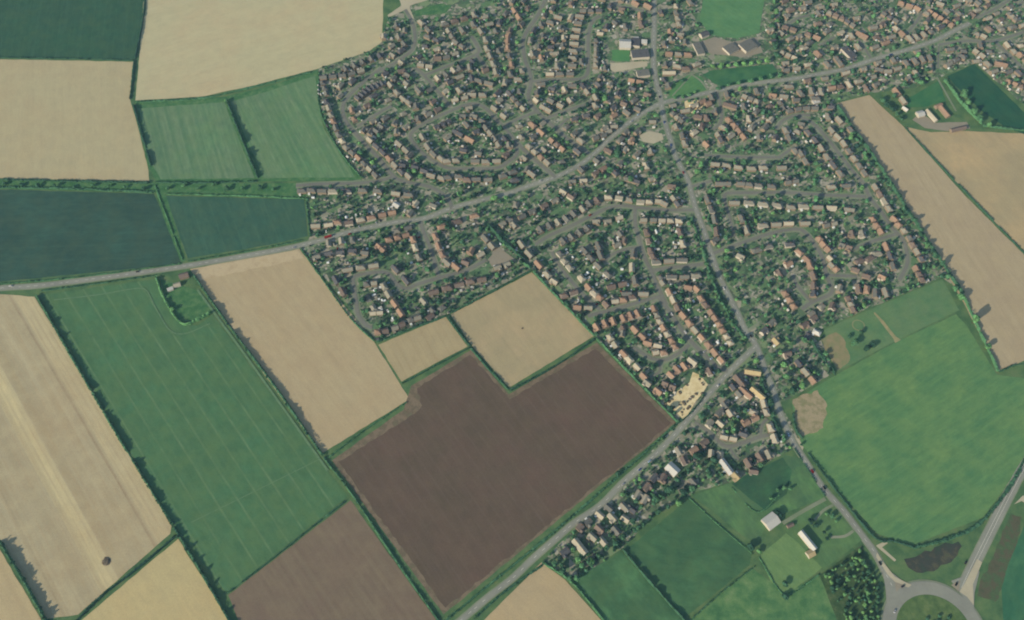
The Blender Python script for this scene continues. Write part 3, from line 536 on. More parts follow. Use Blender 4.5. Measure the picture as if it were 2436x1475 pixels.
 ('L', [(890,1015),(825,1090)], 2, 'o', 'dx', 'in orange pair behind lower road'), ('L', [(920,1130),(1045,1030)], 2, 'cp', 'bx', 'in pair facing dark meadow'), ('L', [(705,1180),(730,1210)], 1, 'c', 't', 'at lower road garden end'),
 ('L', [(565,1230),(520,1260)], 1, 'd', 'd', 'at last garden before stubble'), ('L', [(1765,575),(1790,600)], 1, 'g', 'b', 'among trees above dark meadow'), ('L', [(1190,830),(1130,920)], 2, 'dc', 'bx', 'in small pair behind lower road'),
 # right of the south road
 ('H', [(1360,285),(1400,330)], 1, 'y', 'd', 'below right bank paddock'), ('H', [(1320,110),(1250,185)], 2, 'gd', 'd', 'in pair beside south road bend'), ('H', [(1575,490),(1640,570),(1705,645)], 3, 'ppo', 't', 'in long farm range beside dry paddock'),
 ('H', [(1465,400),(1420,410)], 1, 'r', 'd', 'amid right bank orchard'), ('H', [(1740,200),(1770,215)], 1, 'w', 'b', 'beside dry paddock corner'), ('H', [(1655,235),(1640,270)], 1, 'd', 'b', 'left of small white roof'),
 ('H', [(1630,130),(1710,70)], 2, 'r', 'd', 'in red pair above dry paddock'),
 ('G', [(790,80),(900,92),(1010,110),(1130,120),(1240,112),(1410,112)], 6, 'p', 's', 'in upper terrace row below lane'), ('G', [(830,262),(900,262),(1030,262),(1110,270),(1200,280),(1320,292)], 6, 'g', 's', 'in grey row above straight street'),
 ('G', [(1470,250),(1540,240)], 2, 'gg', 'd', 'in pair above straight street bend'), ('G', [(1880,292),(2010,282)], 2, 'p', 's', 'in pair above straight street end'), ('G', [(970,440),(1110,440),(1240,452)], 3, 'p', 's', 'in row starting below straight street'),
 ('G', [(1370,462),(1500,482),(1620,472),(1750,482),(1880,486),(2040,505)], 6, 'p', 's', 'in long row below straight street'), ('G', [(1240,652),(1360,642),(1480,640),(1630,632)], 4, 'p', 's', 'in row above lower crescent'),
 ('G', [(720,410),(755,500),(785,600),(805,715)], 4, 'gggr', 's', 'in column right of south road'), ('G', [(1040,590),(1085,700)], 2, 'g', 's', 'in pair inside short close'), ('G', [(790,790),(840,760)], 1, 'g', 'd', 'above crescent entrance'),
 ('G', [(1180,885),(1285,850),(1490,830)], 3, 'ggp', 's', 'in row below lower crescent'), ('G', [(1030,940),(1070,960)], 1, 'p', 'd', 'below big crescent tree'), ('G', [(1900,635),(1830,650)], 2, 'p', 'd', 'in pair amid central gardens'),
 ('J', [(420,60),(520,170),(620,320),(720,440)], 6, 'gggppg', 's', 'in upper diagonal row near trees'), ('J', [(640,40),(750,155),(850,300),(950,440)], 7, 'g', 's', 'in diagonal row beside stubble hedge'),
 ('J', [(210,40),(250,130),(350,250),(400,330)], 5, 'g', 's', 'in inner diagonal row'), ('J', [(1050,570),(1120,680),(1175,770)], 4, 'g', 's', 'in grey row along hedge curve'), ('J', [(1020,870),(1100,985)], 3, 'o', 's', 'in orange row inside curve'),
 ('J', [(1200,870),(1280,935),(1345,1030),(1405,1120),(1480,1240)], 7, 'oopprpp', 's', 'in outer row around curve'), ('J', [(1430,1330),(1485,1435)], 3, 'r', 's', 'in last row above paddock'), ('J', [(1150,1130),(1185,1215),(1215,1310)], 3, 'opp', 's', 'in row left of curve'),
 ('J', [(515,1055),(605,1150)], 3, 'o', 's', 'in orange row right of crescent'), ('J', [(830,1010),(925,1010)], 2, 'r', 'dx', 'in red pair above turning head'), ('J', [(735,1110),(800,1132)], 2, 'r', 'd', 'in pair left of turning head'),
 ('J', [(585,1255),(680,1345)], 3, 'o', 's', 'in orange row facing crescent'), ('J', [(335,1180),(405,1245)], 2, 'o', 's', 'in pair left of crescent side'), ('J', [(235,1290),(175,1320)], 1, 'o', 'd', 'behind crescent pair'), ('J', [(435,1300),(470,1400)], 2, 'or', 's', 'in lower pair left of crescent'),
 ('J', [(870,1370),(960,1400)], 2, 'r', 's', 'in red pair above lower lane'), ('J', [(990,1240),(1060,1190),(900,1260)], 3, 'rpr', 's', 'in trio amid curve gardens'), ('J', [(1110,1410),(1150,1430)], 1, 'o', 'd', 'inside curve near lane'),
 ('K', [(150,200),(175,250)], 1, 'r', 'd', 'beside small green field'), ('K', [(205,385),(285,505)], 3, 'o', 's', 'in row left of inner lane'), ('K', [(470,315),(475,390)], 2, 'rp', 'd', 'in pair right of inner lane'),
 ('K', [(700,340),(640,505)], 2, 'pr', 'd', 'in pair below lane junction'), ('K', [(795,430),(845,540)], 3, 'r', 's', 'in red row reaching paddock'), ('K', [(890,345),(965,350),(1050,385),(1145,380)], 4, 'ropp', 'sx', 'in row along paddock top'),
 ('K', [(1000,225),(1120,255)], 2, 'ro', 'd', 'in pair above paddock row'), ('K', [(480,610),(390,690)], 2, 'r', 'd', 'in pair near dry paddock top'), ('K', [(545,505),(450,580)], 2, 'pg', 'b', 'in small pair below lane'),
 # left and upper estates
 ('A', [(300,560),(350,700),(400,840),(480,980),(600,1080),(760,1240)], 13, 'pppogp', 's', 'in outer crescent row beside striped field'), ('A', [(265,380),(300,480)], 3, 'g', 'b', None), ('A', [(270,330),(480,310),(620,270)], 5, 'g', 'd', None),
 ('A', [(480,250),(560,220),(680,170),(800,130)], 5, 'g', 'dx', None), ('A', [(540,640),(560,720),(600,745)], 3, 'o', 's', None), ('A', [(590,520),(700,440),(820,390)], 7, 'd', 'dx', None), ('A', [(705,920),(800,1000),(900,1100),(980,1190),(1060,1270)], 7, 'pppoppp', 's', None),
 ('A', [(650,820),(740,850),(810,790)], 4, 'g', 'dx', None), ('A', [(900,400),(960,470),(1020,530),(1065,560)], 4, 'p', 's', None), ('A', [(930,340),(1000,270),(1060,310)], 3, 'g', 'd', None), ('A', [(1180,215),(1260,225)], 2, 'p', 'd', None),
 ('A', [(1340,150),(1420,140),(1500,110)], 3, 'ggp', 'd', None), ('A', [(1340,340),(1420,305),(1490,265),(1545,245)], 4, 'cgcg', 'dx', None), ('A', [(1640,240),(1660,345)], 2, 'p', 's', None), ('A', [(1820,385),(1720,360)], 2, 'pg', 's', None), ('A', [(1800,60),(1845,160),(1885,280)], 4, 'p', 's', None),
 ('A', [(1140,600),(1160,720)], 2, 'pg', 'd', None), ('A', [(1260,690),(1345,640)], 2, 'g', 'd', None), ('A', [(1400,470),(1300,560)], 2, 'pg', 'd', None), ('A', [(1660,490),(1760,492)], 2, 'p', 's', None), ('A', [(1500,540),(1590,520)], 2, 'p', 'd', None),
 ('A', [(1200,890),(1250,980),(1305,1045),(1370,1095)], 4, 'p', 's', None), ('A', [(1420,1120),(1510,1105)], 2, 'p', 's', None), ('A', [(1690,1110),(1790,1115),(1890,1110)], 3, 'p', 's', None), ('A', [(1330,790),(1440,740)], 3, 'd', 'd', None), ('A', [(1530,850),(1640,910)], 2, 'do', 't', None),
 ('A', [(1570,690),(1680,690),(1760,740)], 3, 'g', 'd', None), ('A', [(1790,800),(1850,870),(1910,960)], 4, 'p', 's', None), ('A', [(1580,1010),(1720,1040)], 2, 'dg', 'd', None), ('A', [(1870,620),(1960,690)], 2, 'p', 'd', None), ('A', [(980,950),(1045,1010)], 2, 'p', 's', None), ('A', [(1010,1150),(1130,1170),(1215,1205)], 3, 'd', 'd', None), ('A', [(1080,1060),(1110,1030)], 1, 'g', 'd', None),
 ('A', [(1280,1245),(1375,1270)], 2, 'p', 's', None), ('A', [(1430,1265),(1540,1255),(1620,1285),(1700,1280),(1810,1285),(1950,1250),(2040,1215)], 7, 'g', 's', None), ('A', [(2010,480),(2080,560),(2140,620)], 4, 'p', 's', None), ('A', [(2140,1170),(2220,1230)], 2, 'p', 's', None), ('A', [(2180,980),(2270,1060),(2350,1130)], 4, 'ppo', 's', None), ('A', [(2000,700),(2020,740)], 1, 'o', 'd', None),
 ('C', [(1350,100),(1390,160)], 2, 'o', 's', None), ('C', [(1310,290),(1295,345)], 2, 'oo', 'd', None), ('C', [(1290,390),(1290,450),(1305,525),(1325,605)], 4, 'rogo', 'd', None), ('C', [(1080,370),(1100,480),(1130,570),(1165,660)], 5, 'p', 's', None),
 ('C', [(1600,230),(1620,340),(1580,440),(1600,540)], 4, 'gggo', 'd', None), ('C', [(1960,150),(1915,330),(1905,430),(1895,520),(1890,610)], 8, 'p', 'sx', None), ('C', [(2115,380),(2115,490),(2110,610)], 6, 'p', 's', None),
 ('C', [(1680,695),(1870,690)], 3, 'p', 's', None), ('C', [(1700,830),(1760,850)], 1, 'd', 'd', None), ('C', [(1820,840),(1870,940),(1910,975)], 3, 'c', 'd', None), ('C', [(1990,800),(2060,900),(2105,985)], 4, 'p', 's', None), ('C', [(1550,940),(1620,1000),(1670,1030)], 3, 'p', 's', None), ('C', [(1780,985),(1690,940)], 2, 'pg', 'd', None),
 ('C', [(250,240),(270,350),(320,410)], 3, 'p', 'd', None), ('C', [(480,210),(545,275)], 2, 'pg', 's', None), ('C', [(540,340),(620,375)], 2, 'g', 's', None), ('C', [(735,290),(800,390),(860,430)], 4, 'pgg', 's', None), ('C', [(700,225),(790,195),(880,170)], 3, 'r', 's', None), ('C', [(1520,1165),(1600,1235)], 2, 'o', 's', None),
 ('C', [(1700,1310),(1800,1390)], 3, 'o', 's', None), ('C', [(2280,1080),(2230,1110)], 1, 'o', 'd', None), ('C', [(1910,1110),(2020,1080)], 2, 'd', 'd', None), ('C', [(1960,1320),(2000,1350)], 1, 'p', 's', None), ('C', [(2110,1290),(2250,1240)], 3, 'g', 'd', None), ('C', [(1990,100),(2140,100)], 3, 'g', 's', None),
 ('E', [(1390,300),(1400,370)], 2, 'o', 'd', None), ('E', [(1450,120),(1475,225)], 3, 'p', 's', None), ('E', [(1110,150),(1120,225)], 2, 'o', 's', None), ('E', [(1030,750),(1110,765)], 2, 'o', 's', None), ('E', [(1040,830),(1180,885)], 2, 'pr', 'd', None), ('E', [(1380,500),(1560,510)], 3, 'o', 's', None), ('E', [(1460,620),(1540,640),(1640,600)], 3, 'r', 's', None),
 ('E', [(1380,680),(1430,680)], 1, 'c', 't', None), ('E', [(1090,1020),(960,970)], 2, 'g', 'd', None), ('E', [(1420,1060),(1500,1130)], 3, 'p', 's', None), ('E', [(1650,1090),(1730,1100),(1690,1180)], 3, 'r', 's', None), ('E', [(1950,985),(2000,1000)], 1, 'r', 't', None), ('E', [(2090,900),(2200,945)], 3, 'p', 's', None), ('E', [(2350,890),(2390,895)], 1, 'o', 'd', None),
 ('E', [(1940,1120),(2010,1190),(2080,1280)], 4, 'o', 's', None), ('E', [(1840,1260),(1870,1310)], 2, 'p', 's', None), ('E', [(1510,1270),(1530,1340)], 2, 'p', 's', None), ('E', [(1730,1350),(1750,1370)], 1, 'o', 'd', None), ('E', [(1030,1315),(970,1400)], 2, 'oc', 'd', None), ('E', [(1690,950),(1620,985)], 2, 'oc', 'd', None), ('E', [(760,1270),(840,1240)], 2, 'p', 'd', None), ('E', [(1070,30),(1160,80)], 2, 'o', 's', None), ('E', [(1580,20),(1600,50)], 1, 'p', 's', None),
 ('E', [(700,1300),(780,1200),(880,1190)], 3, 'gpp', 'd', None),
 ('I', [(180,490),(290,540)], 3, 'p', 's', None), ('I', [(310,640),(210,655)], 2, 'op', 'd', None), ('I', [(510,500),(600,600)], 2, 'og', 's', None), ('I', [(690,550),(730,610)], 2, 'g', 's', None), ('I', [(130,230),(280,275)], 3, 'r', 's', None), ('I', [(420,320),(500,350)], 2, 'r', 's', None), ('I', [(430,400),(600,290)], 2, 'g', 's', None), ('I', [(620,120),(740,170),(840,235)], 5, 'pgr', 's', None),
 ('I', [(920,330),(960,350)], 1, 'o', 't', None), ('I', [(1040,440),(1140,400)], 2, 'po', 's', None), ('I', [(1240,265),(1300,315)], 2, 'o', 's', None), ('I', [(1370,360),(1430,345),(1500,320)], 3, 'p', 'sx', None), ('I', [(1530,260),(1610,330)], 3, 'p', 's', None), ('I', [(1290,30),(1430,75),(1510,115)], 4, 'o', 's', None), ('I', [(1560,110),(1650,165),(1760,230)], 5, 'o', 's', None), ('I', [(1130,130),(1240,195)], 3, 'g', 's', None), ('I', [(1960,140),(1990,160)], 1, 'r', 'd', None),
 ('I', [(890,760),(1010,722)], 2, 'p', 's', None), ('I', [(640,820),(720,810)], 2, 'or', 's', None), ('I', [(450,850),(540,855)], 2, 'p', 'sx', None), ('I', [(350,870),(320,830)], 1, 'g', 's', None), ('I', [(90,890),(190,900)], 2, 'op', 's', None), ('I', [(800,790),(820,820)], 1, 'c', 's', None), ('I', [(1080,650),(1160,665),(1250,640)], 3, 'p', 's', None), ('I', [(1340,590),(1420,570),(1490,555),(1560,545)], 4, 'g', 'sx', None), ('I', [(1730,600),(1800,560)], 2, 'pg', 's', None),
 ('I', [(1990,480),(2050,520)], 2, 'p', 's', None), ('I', [(1860,530),(1900,550)], 1, 'g', 's', None), ('I', [(2270,430),(2320,490)], 2, 'p', 's', None), ('I', [(2400,510),(2460,560)], 2, 'o', 's', None), ('I', [(2220,600),(2270,610)], 1, 'o', 't', None), ('I', [(2290,760),(2410,810)], 3, 'o', 's', None), ('I', [(2000,320),(2060,350)], 2, 'p', 's', None), ('I', [(2110,270),(2150,300)], 1, 'r', 's', None), ('I', [(2300,130),(2360,180)], 3, 'g', 's', None), ('I', [(160,960),(190,1010)], 2, 'g', 'b', None), ('I', [(250,1040),(350,1010),(480,1010)], 4, 'g', 's', None),
 ('I', [(1250,860),(1310,940)], 2, 'o', 't', None),
]
ORD = 'first second third fourth fifth sixth seventh eighth ninth tenth eleventh twelfth thirteenth fourteenth'.split()
HOUSES = []   # dict x y rot typ L W col label-key
def far_from(x, y, d):
    return all((h['x']-x)**2+(h['y']-y)**2 > d*d for h in HOUSES)
def along(g, n):
    g = [np.array(p) for p in g]; d = [0]
    for a, b in zip(g, g[1:]): d.append(d[-1]+np.linalg.norm(b-a))
    out = []
    for i in range(n):
        s = d[-1]*i/max(1, n-1) if n > 1 else 0
        k = min(len(g)-2, max(j for j in range(len(d)) if d[j] <= s+1e-6)); k = max(0, k); t = (s-d[k])/max(1e-6, d[k+1]-d[k])
        out.append((g[k]+(g[k+1]-g[k])*t, math.atan2(*(g[k+1]-g[k])[::-1])))
    return out, d[-1]
for reg, pts, n, cols, typ, desc in ROWS:
    ax = typ.endswith('x') and len(typ) > 1; t0 = typ[0]
    px = P(reg, pts); g = [G(*p, z=(4 if t0 != 'b' else 2.5)) for p in px]
    pp, L = along(g, n) if n != len(g) else ([(np.array(q), math.atan2(*(np.array(g[min(i+1, len(g)-1)])-np.array(g[max(i-1, 0)]))[::-1])) for i, q in enumerate(g)], sum(math.dist(a, b) for a, b in zip(g, g[1:])))
    s = L/max(1, n-1) if n > 1 else 99
    ll = {'s': 13.6, 'd': 10.6, 'b': 10.4, 't': 20.0}[t0]; ww = {'s': 7.3, 'd': 6.9, 'b': 7.0, 't': 7.8}[t0]
    if n > 1:
        if ax: ww = min(ww, max(5.5, s*.74))
        else: ll = min(ll, max(7.5, s*.76))
    dx, dy = px[-1][0]-px[0][0], px[-1][1]-px[0][1]; horiz = abs(dx) >= abs(dy); rev = (dx < 0) if horiz else (dy < 0)
    for i, (q, a) in enumerate(pp):
        x, y = q; L2 = round(ll*random.choice((.94, 1.0, 1.05)), 1); a2 = a+(math.pi/2 if ax else 0)+(random.random()-.5)*.08
        for _ in range(6):                                           # keep clear of the carriageways
            gap, k = road_gap(x, y); need = ww*.5+2.2
            if gap >= need: break
            dv = np.array((x, y))-RS[k]; dv = dv/max(.3, np.linalg.norm(dv)); x += dv[0]*(need-gap+.3); y += dv[1]*(need-gap+.3)
        if not far_from(x, y, 7.2): continue
        # front of the house (extension side, -y) faces away from the nearest road
        gap, k = road_gap(x, y); dv = RS[k]-np.array((x, y)); fl = (-math.sin(a2)*dv[0]+math.cos(a2)*dv[1]) < 0
        j = n-1-i if rev else i
        ck = cols[i % len(cols)] if len(cols) > 1 else cols
        if ck in 'opgr' and random.random() < .3: ck = random.choice({'o': 'rpoc', 'p': 'gcgd', 'g': 'pdpr', 'r': 'gopr'}[ck])
        HOUSES.append(dict(x=x, y=y, rot=a2+(math.pi if fl else 0), typ=t0, L=L2, W=round(ww, 1), col=ck,
                           key=(desc, ORD[j] if n > 1 else None, 'left' if horiz else 'top')))
NROW = len(HOUSES)
# more houses on both sides of the upper streets, where the photograph packs them closely
GREENS = [[(1660,-90),(1845,-90),(1845,10),(1820,95),(1690,95),(1655,50)], [(1640,85),(1830,80),(1860,195),(1580,240),(1600,190)], [(1440,75),(1545,75),(1545,175),(1440,178)], [(2080,222),(2260,180),(2240,250),(2330,310),(2160,310)],
          [(930,-90),(1160,-90),(1160,14),(1060,45),(915,50)], [(1360,300),(1440,280),(1460,330),(1400,350)], [(1520,305),(1580,305),(1580,345),(1520,345)]]
def in_village(px, py, m=0): return inpoly(px, py, VILLAGE) and not any(inpoly(px, py, g) for g in GREENS)
rs = random.Random(5)
for k in range(9000):
    px, py = rs.uniform(760, 2460), rs.uniform(-30, 470)
    if py > 330 and not (py < 430 and 1180 < px < 1560): continue
    if not in_village(px, py): continue
    x, y = G(px, py, 4); gap, i = road_gap(x, y)
    if gap < 7.5 or gap > 48: continue
    if not far_from(x, y, 17.5 if rs.random() < .6 else 15.0): continue
    if not in_village(px, py+9) or not in_village(px, py-9): continue
    a = math.atan2(RT[i][1], RT[i][0])+(math.pi/2 if rs.random() < .25 else 0)+rs.uniform(-.1, .1); t0 = rs.choice('sdbsd')
    HOUSES.append(dict(x=x, y=y, rot=a, typ=t0, L=round({'s': 13.0, 'd': 10.0, 'b': 10.0}[t0], 1), W=7.1, col=rs.choice('ggppgdrcgpgpdggp'), key=(None, None, None)))
for h in HOUSES:
    _, yv = PIX(h['x'], h['y'], 3); h['pix'] = PIX(h['x'], h['y'], 3); h['inv'] = -30 < h['pix'][0] < 2466 and -25 < yv < 1500
    h['size'] = h['L']*h['W']*(yv+2917)**2
order = sorted([h for h in HOUSES if h['key'][0] and h['inv']], key=lambda h: -h['size']*(1 if h['pix'][1] > 430 else .1))[:298]
for h in order: h['ind'] = True
HM = {}
def hmesh(h):
    sd = (h['typ'], h['L'], h['W'], random.randrange(2)); k = sd+(h['col'],)
    if k not in HM:
        d = {}
        for nm, mb in house_parts(*sd[:3], seed=hash(sd[3])).items():
            me = bpy.data.meshes.new(nm); me.from_pydata(mb.V, [], mb.F)
            me.materials.append({'wall': M['wall'] if random.random() < .7 else M['render'], 'roof': RM[h['col']], 'chimney': M['chimney'], 'extension': M['glass'] if random.random() < .5 else RM['p']}[nm]); d[nm] = me
        HM[k] = d
    return HM[k]
TYPN = {'s': 'pair of semis', 'd': 'house', 'b': 'bungalow', 't': 'long house'}
seen_lab = {}
for h in order:
    o = bpy.data.objects.new('house', None); COL.objects.link(o); o.empty_display_size = 2
    o.location = (h['x'], h['y'], .0); o.rotation_euler = (0, 0, h['rot'])
    ms = hmesh(h); par = {}; xs = [0]
    if h['typ'] == 't': xs = [-h['L']/2+3.5+7*k for k in range(max(1, int(h['L']/7)))]
    for nm in ('wall', 'roof', 'chimney', 'extension'):
        if nm == 'extension' and random.random() < .35: continue
        for x in (xs if nm == 'chimney' else [0]):
            c = bpy.data.objects.new(nm, ms[nm]); COL.objects.link(c); c.parent = par['roof'] if nm == 'chimney' else o; par[nm] = c; c.location.x = x
    desc, od, side = h['key']
    h['where'] = f'{od} from {side}' if od else ''
    lab = f"{ROOFN[h['col']]} roofed house, " + (f"{od} from the {side}, " if od else '') + desc
    tag(o, lab, 'house', 'houses of the village')
# the rest of the houses, beyond the three hundred largest in view
B = MBk(); smats = [M['wall'], M['chimney'], M['glass']]+[RM[k] for k in ROOFC]; kidx = {k: 3+i for i, k in enumerate(ROOFC)}
for n, h in enumerate(HOUSES):
    if h.get('ind'): continue
    ca, sa = math.cos(h['rot']), math.sin(h['rot'])
    for nm, mb in house_parts(h['typ'], h['L'], h['W'], n).items():
        if nm == 'extension' and n % 3: continue
        B.add([(h['x']+ca*x-sa*y, h['y']+sa*x+ca*y, z) for x, y, z in mb.V], mb.F, {'wall': 0, 'chimney': 1, 'extension': 2, 'roof': kidx[h['col']]}[nm])
far = mesh_obj('village_houses', B.V, B.F, smats, mi=B.mi); far['kind'] = 'stuff'
tag(far, 'packed mass of smaller houses filling the upper village streets', 'houses')
print('houses', len(HOUSES), 'individual', len(order))

# ---------------------------------------------------------------- larger buildings
def big(name, reg, c, d, L, W, H, roof, kind, label, cat, z=4):
    x, y = G(*P(reg, [c])[0], z=z); x2, y2 = G(*P(reg, [d])[0], z=z); a = math.atan2(y2-y, x2-x)
    o = bpy.data.objects.new(name, None); COL.objects.link(o); o.location = (x, y, 0); o.rotation_euler = (0, 0, a); tag(o, label, cat)
    w, r = MBk(), MBk(); A, Bh = L/2, W/2
    if kind == 'flat':
        w.box(-A, A, -Bh, Bh, 0, H); r.box(-A-.15, A+.15, -Bh-.15, Bh+.15, H, H+.35, bottom=True)
        for k in range(int(L/9)): r.box(-A+4+9*k, -A+5.5+9*k, -1, 1, H+.35, H+.9)
    else:
        h = W*.22 if kind == 'shed' else W*.34; w.gwalls(-A, A, -Bh, Bh, H, h); r.gable(-A, A, -Bh, Bh, H, h)
    mesh_obj('wall', w.V, w.F, M['wall'] if roof in 'or' else M['render'], o); mesh_obj('roof', r.V, r.F, RM[roof], o); HOUSES.append(dict(x=x, y=y, big=max(L, W)*.6)); return o
big('barn', 'M', (72,548), (150,490), 17, 15, 4.5, 'w', 'shed', 'large white roofed barn beside the farm track below the road', 'barn')
big('farmhouse', 'M', (415,730), (500,835), 25, 6.5, 5.0, 'w', 'gable', 'long narrow white roofed farmhouse casting a deep shadow', 'house')
big('outbuilding', 'M', (445,850), (500,820), 9, 8, 3.2, 'y', 'gable', 'cream roofed outbuilding at the lower end of the long farmhouse', 'outbuilding')
big('outbuilding', 'M', (255,585), (310,560), 8, 4, 2.8, 'r', 'gable', 'small red roofed outbuilding between the barn and the farmhouse', 'outbuilding')
big('square_house', 'L', (1572,455), (1610,490), 15, 12, 4.2, 'w', 'shed', 'square white roofed house amid the lower road houses', 'house')
big('warehouse', 'E', (970,410), (1020,412), 18, 19, 5, 'w', 'shed', 'square white roofed shed beside the sports pitch', 'shed')
big('works', 'E', (1070,395), (1120,400), 14, 17, 5, 'd', 'flat', 'dark flat roofed works between two white roofs', 'works')
big('kiosk', 'E', (1150,388), (1180,390), 9, 9, 4, 'w', 'flat', 'small square white roofed unit beside the north road', 'unit')
big('store', 'E', (1112,505), (1180,500), 28, 17, 5, 'd', 'flat', 'wide dark roofed store above the pale car park', 'store')
big('annexe', 'E', (1075,352), (1110,352), 8, 5, 3.5, 'w', 'flat', 'little white annexe roof above the dark works', 'annexe')
big('hall', 'E', (1140,682), (1200,675), 20, 13, 4.5, 'g', 'flat', 'grey flat roofed hall below the pale car park', 'hall')
big('school', 'E', (2120,425), (2180,395), 24, 20, 5, 'g', 'flat', 'largest grey flat roofed school block beside the pale playground', 'school')
big('school', 'E', (1960,450), (2010,425), 20, 18, 4, 'g', 'flat', 'pale grey school block on the left of the playground block', 'school')
big('school', 'E', (1660,450), (1700,530), 26, 12, 4, 'g', 'flat', 'long grey school range below the village green', 'school')
big('pavilion', 'E', (1710,320), (1760,300), 14, 10, 5, 'd', 'shed', 'dark roofed pavilion at the corner of the village green', 'pavilion')
big('depot', 'I', (800,490), (870,560), 26, 12, 4.5, 'd', 'flat', 'slate grey flat roofed depot above the upper right road', 'depot')
big('farm_shed', 'I', (1470,1060), (1510,1050), 11, 10, 4, 'w', 'shed', 'white roofed farm shed left of the farm courtyard', 'shed')
big('farm_range', 'I', (1640,985), (1680,968), 12, 6, 4, 'o', 'gable', 'orange roofed cross range closing the farm courtyard top', 'farm building')
big('farm_range', 'I', (1695,1040), (1745,1100), 22, 7, 4.2, 'o', 'gable', 'long orange roofed range right of the farm courtyard', 'farm building')
big('farm_range', 'I', (1575,1075), (1630,1135), 24, 5.5, 4, 'c', 'gable', 'long cream roofed range left of the farm courtyard', 'farm building')
big('cart_shed', 'I', (1825,1200), (1890,1185), 25, 6, 3.5, 'r', 'gable', 'long red roofed cart shed at the upper field edge', 'shed')
big('farm_office', 'I', (1330,1010), (1360,1030), 9, 5, 3, 'w', 'gable', 'small white roofed building beside the farm trees', 'building')
big('greenhouse', 'I', (495,940), (545,925), 11, 8, 3, 'w', 'flat', 'white roofed glasshouse beside the upper right field corner', 'glasshouse')
big('marquee', 'B', (955,180), (990,200), 10, 8, 3, 'w', 'shed', 'bright white marquee roof among gardens above the main road', 'marquee')
big('roadside_house', '', (437,655), (455,650), 12, 8, 4.5, 'r', 'gable', 'red roofed house beside the main road at stubble plot corner', 'house')
big('roadside_shed', '', (420,676), (440,670), 9, 6, 3, 'c', 'gable', 'pale roofed shed behind the lone roadside house', 'shed')
big('garage_block', '', (404,686), (420,680), 8, 5, 2.8, 'w', 'flat', 'low white garage left of the lone roadside yard', 'garage')
big('chapel', 'E', (1745,970), (1770,960), 9, 9, 5, 'o', 'gable', 'orange roofed corner building by the sandy car park', 'building')

# ---------------------------------------------------------------- foliage
def ico(sub):
    t = (1+5**.5)/2; V = [(-1,t,0),(1,t,0),(-1,-t,0),(1,-t,0),(0,-1,t),(0,1,t),(0,-1,-t),(0,1,-t),(t,0,-1),(t,0,1),(-t,0,-1),(-t,0,1)]
    F = [(0,11,5),(0,5,1),(0,1,7),(0,7,10),(0,10,11),(1,5,9),(5,11,4),(11,10,2),(10,7,6),(7,1,8),(3,9,4),(3,4,2),(3,2,6),(3,6,8),(3,8,9),(4,9,5),(2,4,11),(6,2,10),(8,6,7),(9,8,1)]
    V = [np.array(v)/np.linalg.norm(v) for v in V]
    for _ in range(sub):
        mid = {}; F2 = []
        def m(a, b):
            k = (min(a, b), max(a, b))
            if k not in mid: v = V[a]+V[b]; V.append(v/np.linalg.norm(v)); mid[k] = len(V)-1
            return mid[k]
        for a, b, c in F: x, y, z = m(a, b), m(b, c), m(c, a); F2 += [(a,x,z),(b,y,x),(c,z,y),(x,y,z)]
        F = F2
    return np.array(V), F
I1V, I1F = ico(1); I0V, I0F = ico(0)
def crown_geo(seed, lobes, leaves, sub=1, tall=1.0, lsize=.2):
    """unit crown: radius about 1, from z = 0 up to 2*tall"""
    r = np.random.RandomState(seed); V = []; F = []; n = 0; C = []
    for i in range(lobes):
        a = r.rand()*6.28; d = .55*math.sqrt(r.rand()) if i else 0; z = .55+.9*r.rand() if i else .95; s = (.62 if i == 0 else .30+.24*r.rand())
        C.append((np.array((d*math.cos(a), d*math.sin(a), z)), s))
    for c, s in C:
        bv, bf = (I1V, I1F) if sub else (I0V, I0F)
        v = bv*(s*(1+.34*(r.rand(len(bv), 1)-.5)))+c; v[:, 2] *= tall
        V.append(v); F += [tuple(i+n for i in f) for f in bf]; n += len(v)
    for k in range(leaves):
        c, s = C[r.randint(len(C))]; d = r.normal(size=3); d[2] = abs(d[2])*.8+.05*d[2]; d /= np.linalg.norm(d); p = c+d*s*(.92+.26*r.rand())
        u = np.cross(d, r.normal(size=3)); u /= np.linalg.norm(u); w = np.cross(d+.5*r.normal(size=3), u); w /= np.linalg.norm(w); e = lsize*(.6+.8*r.rand())
        q = np.array([p-u*e-w*e*.7, p+u*e-w*e*.7, p+u*e*.6+w*e*.8, p-u*e*.6+w*e*.8]); q[:, 2] *= tall
        V.append(q); F.append((n, n+1, n+2, n+3)); n += 4
    return np.concatenate(V), F
def crown_mesh(seed, lobes, leaves, tall, lsize=.2):
    V, F = crown_geo(seed, lobes, leaves, 1, tall, lsize); me = bpy.data.meshes.new('crown'); me.from_pydata(V.tolist(), [], F); me.materials.append(M['leaf']); return me
CROWN = [crown_mesh(10+i, 6+i % 4, 170, (.85, 1.0, 1.2)[i % 3]) for i in range(9)]
SLIM = [crown_mesh(40+i, 5, 120, 1.9) for i in range(3)]
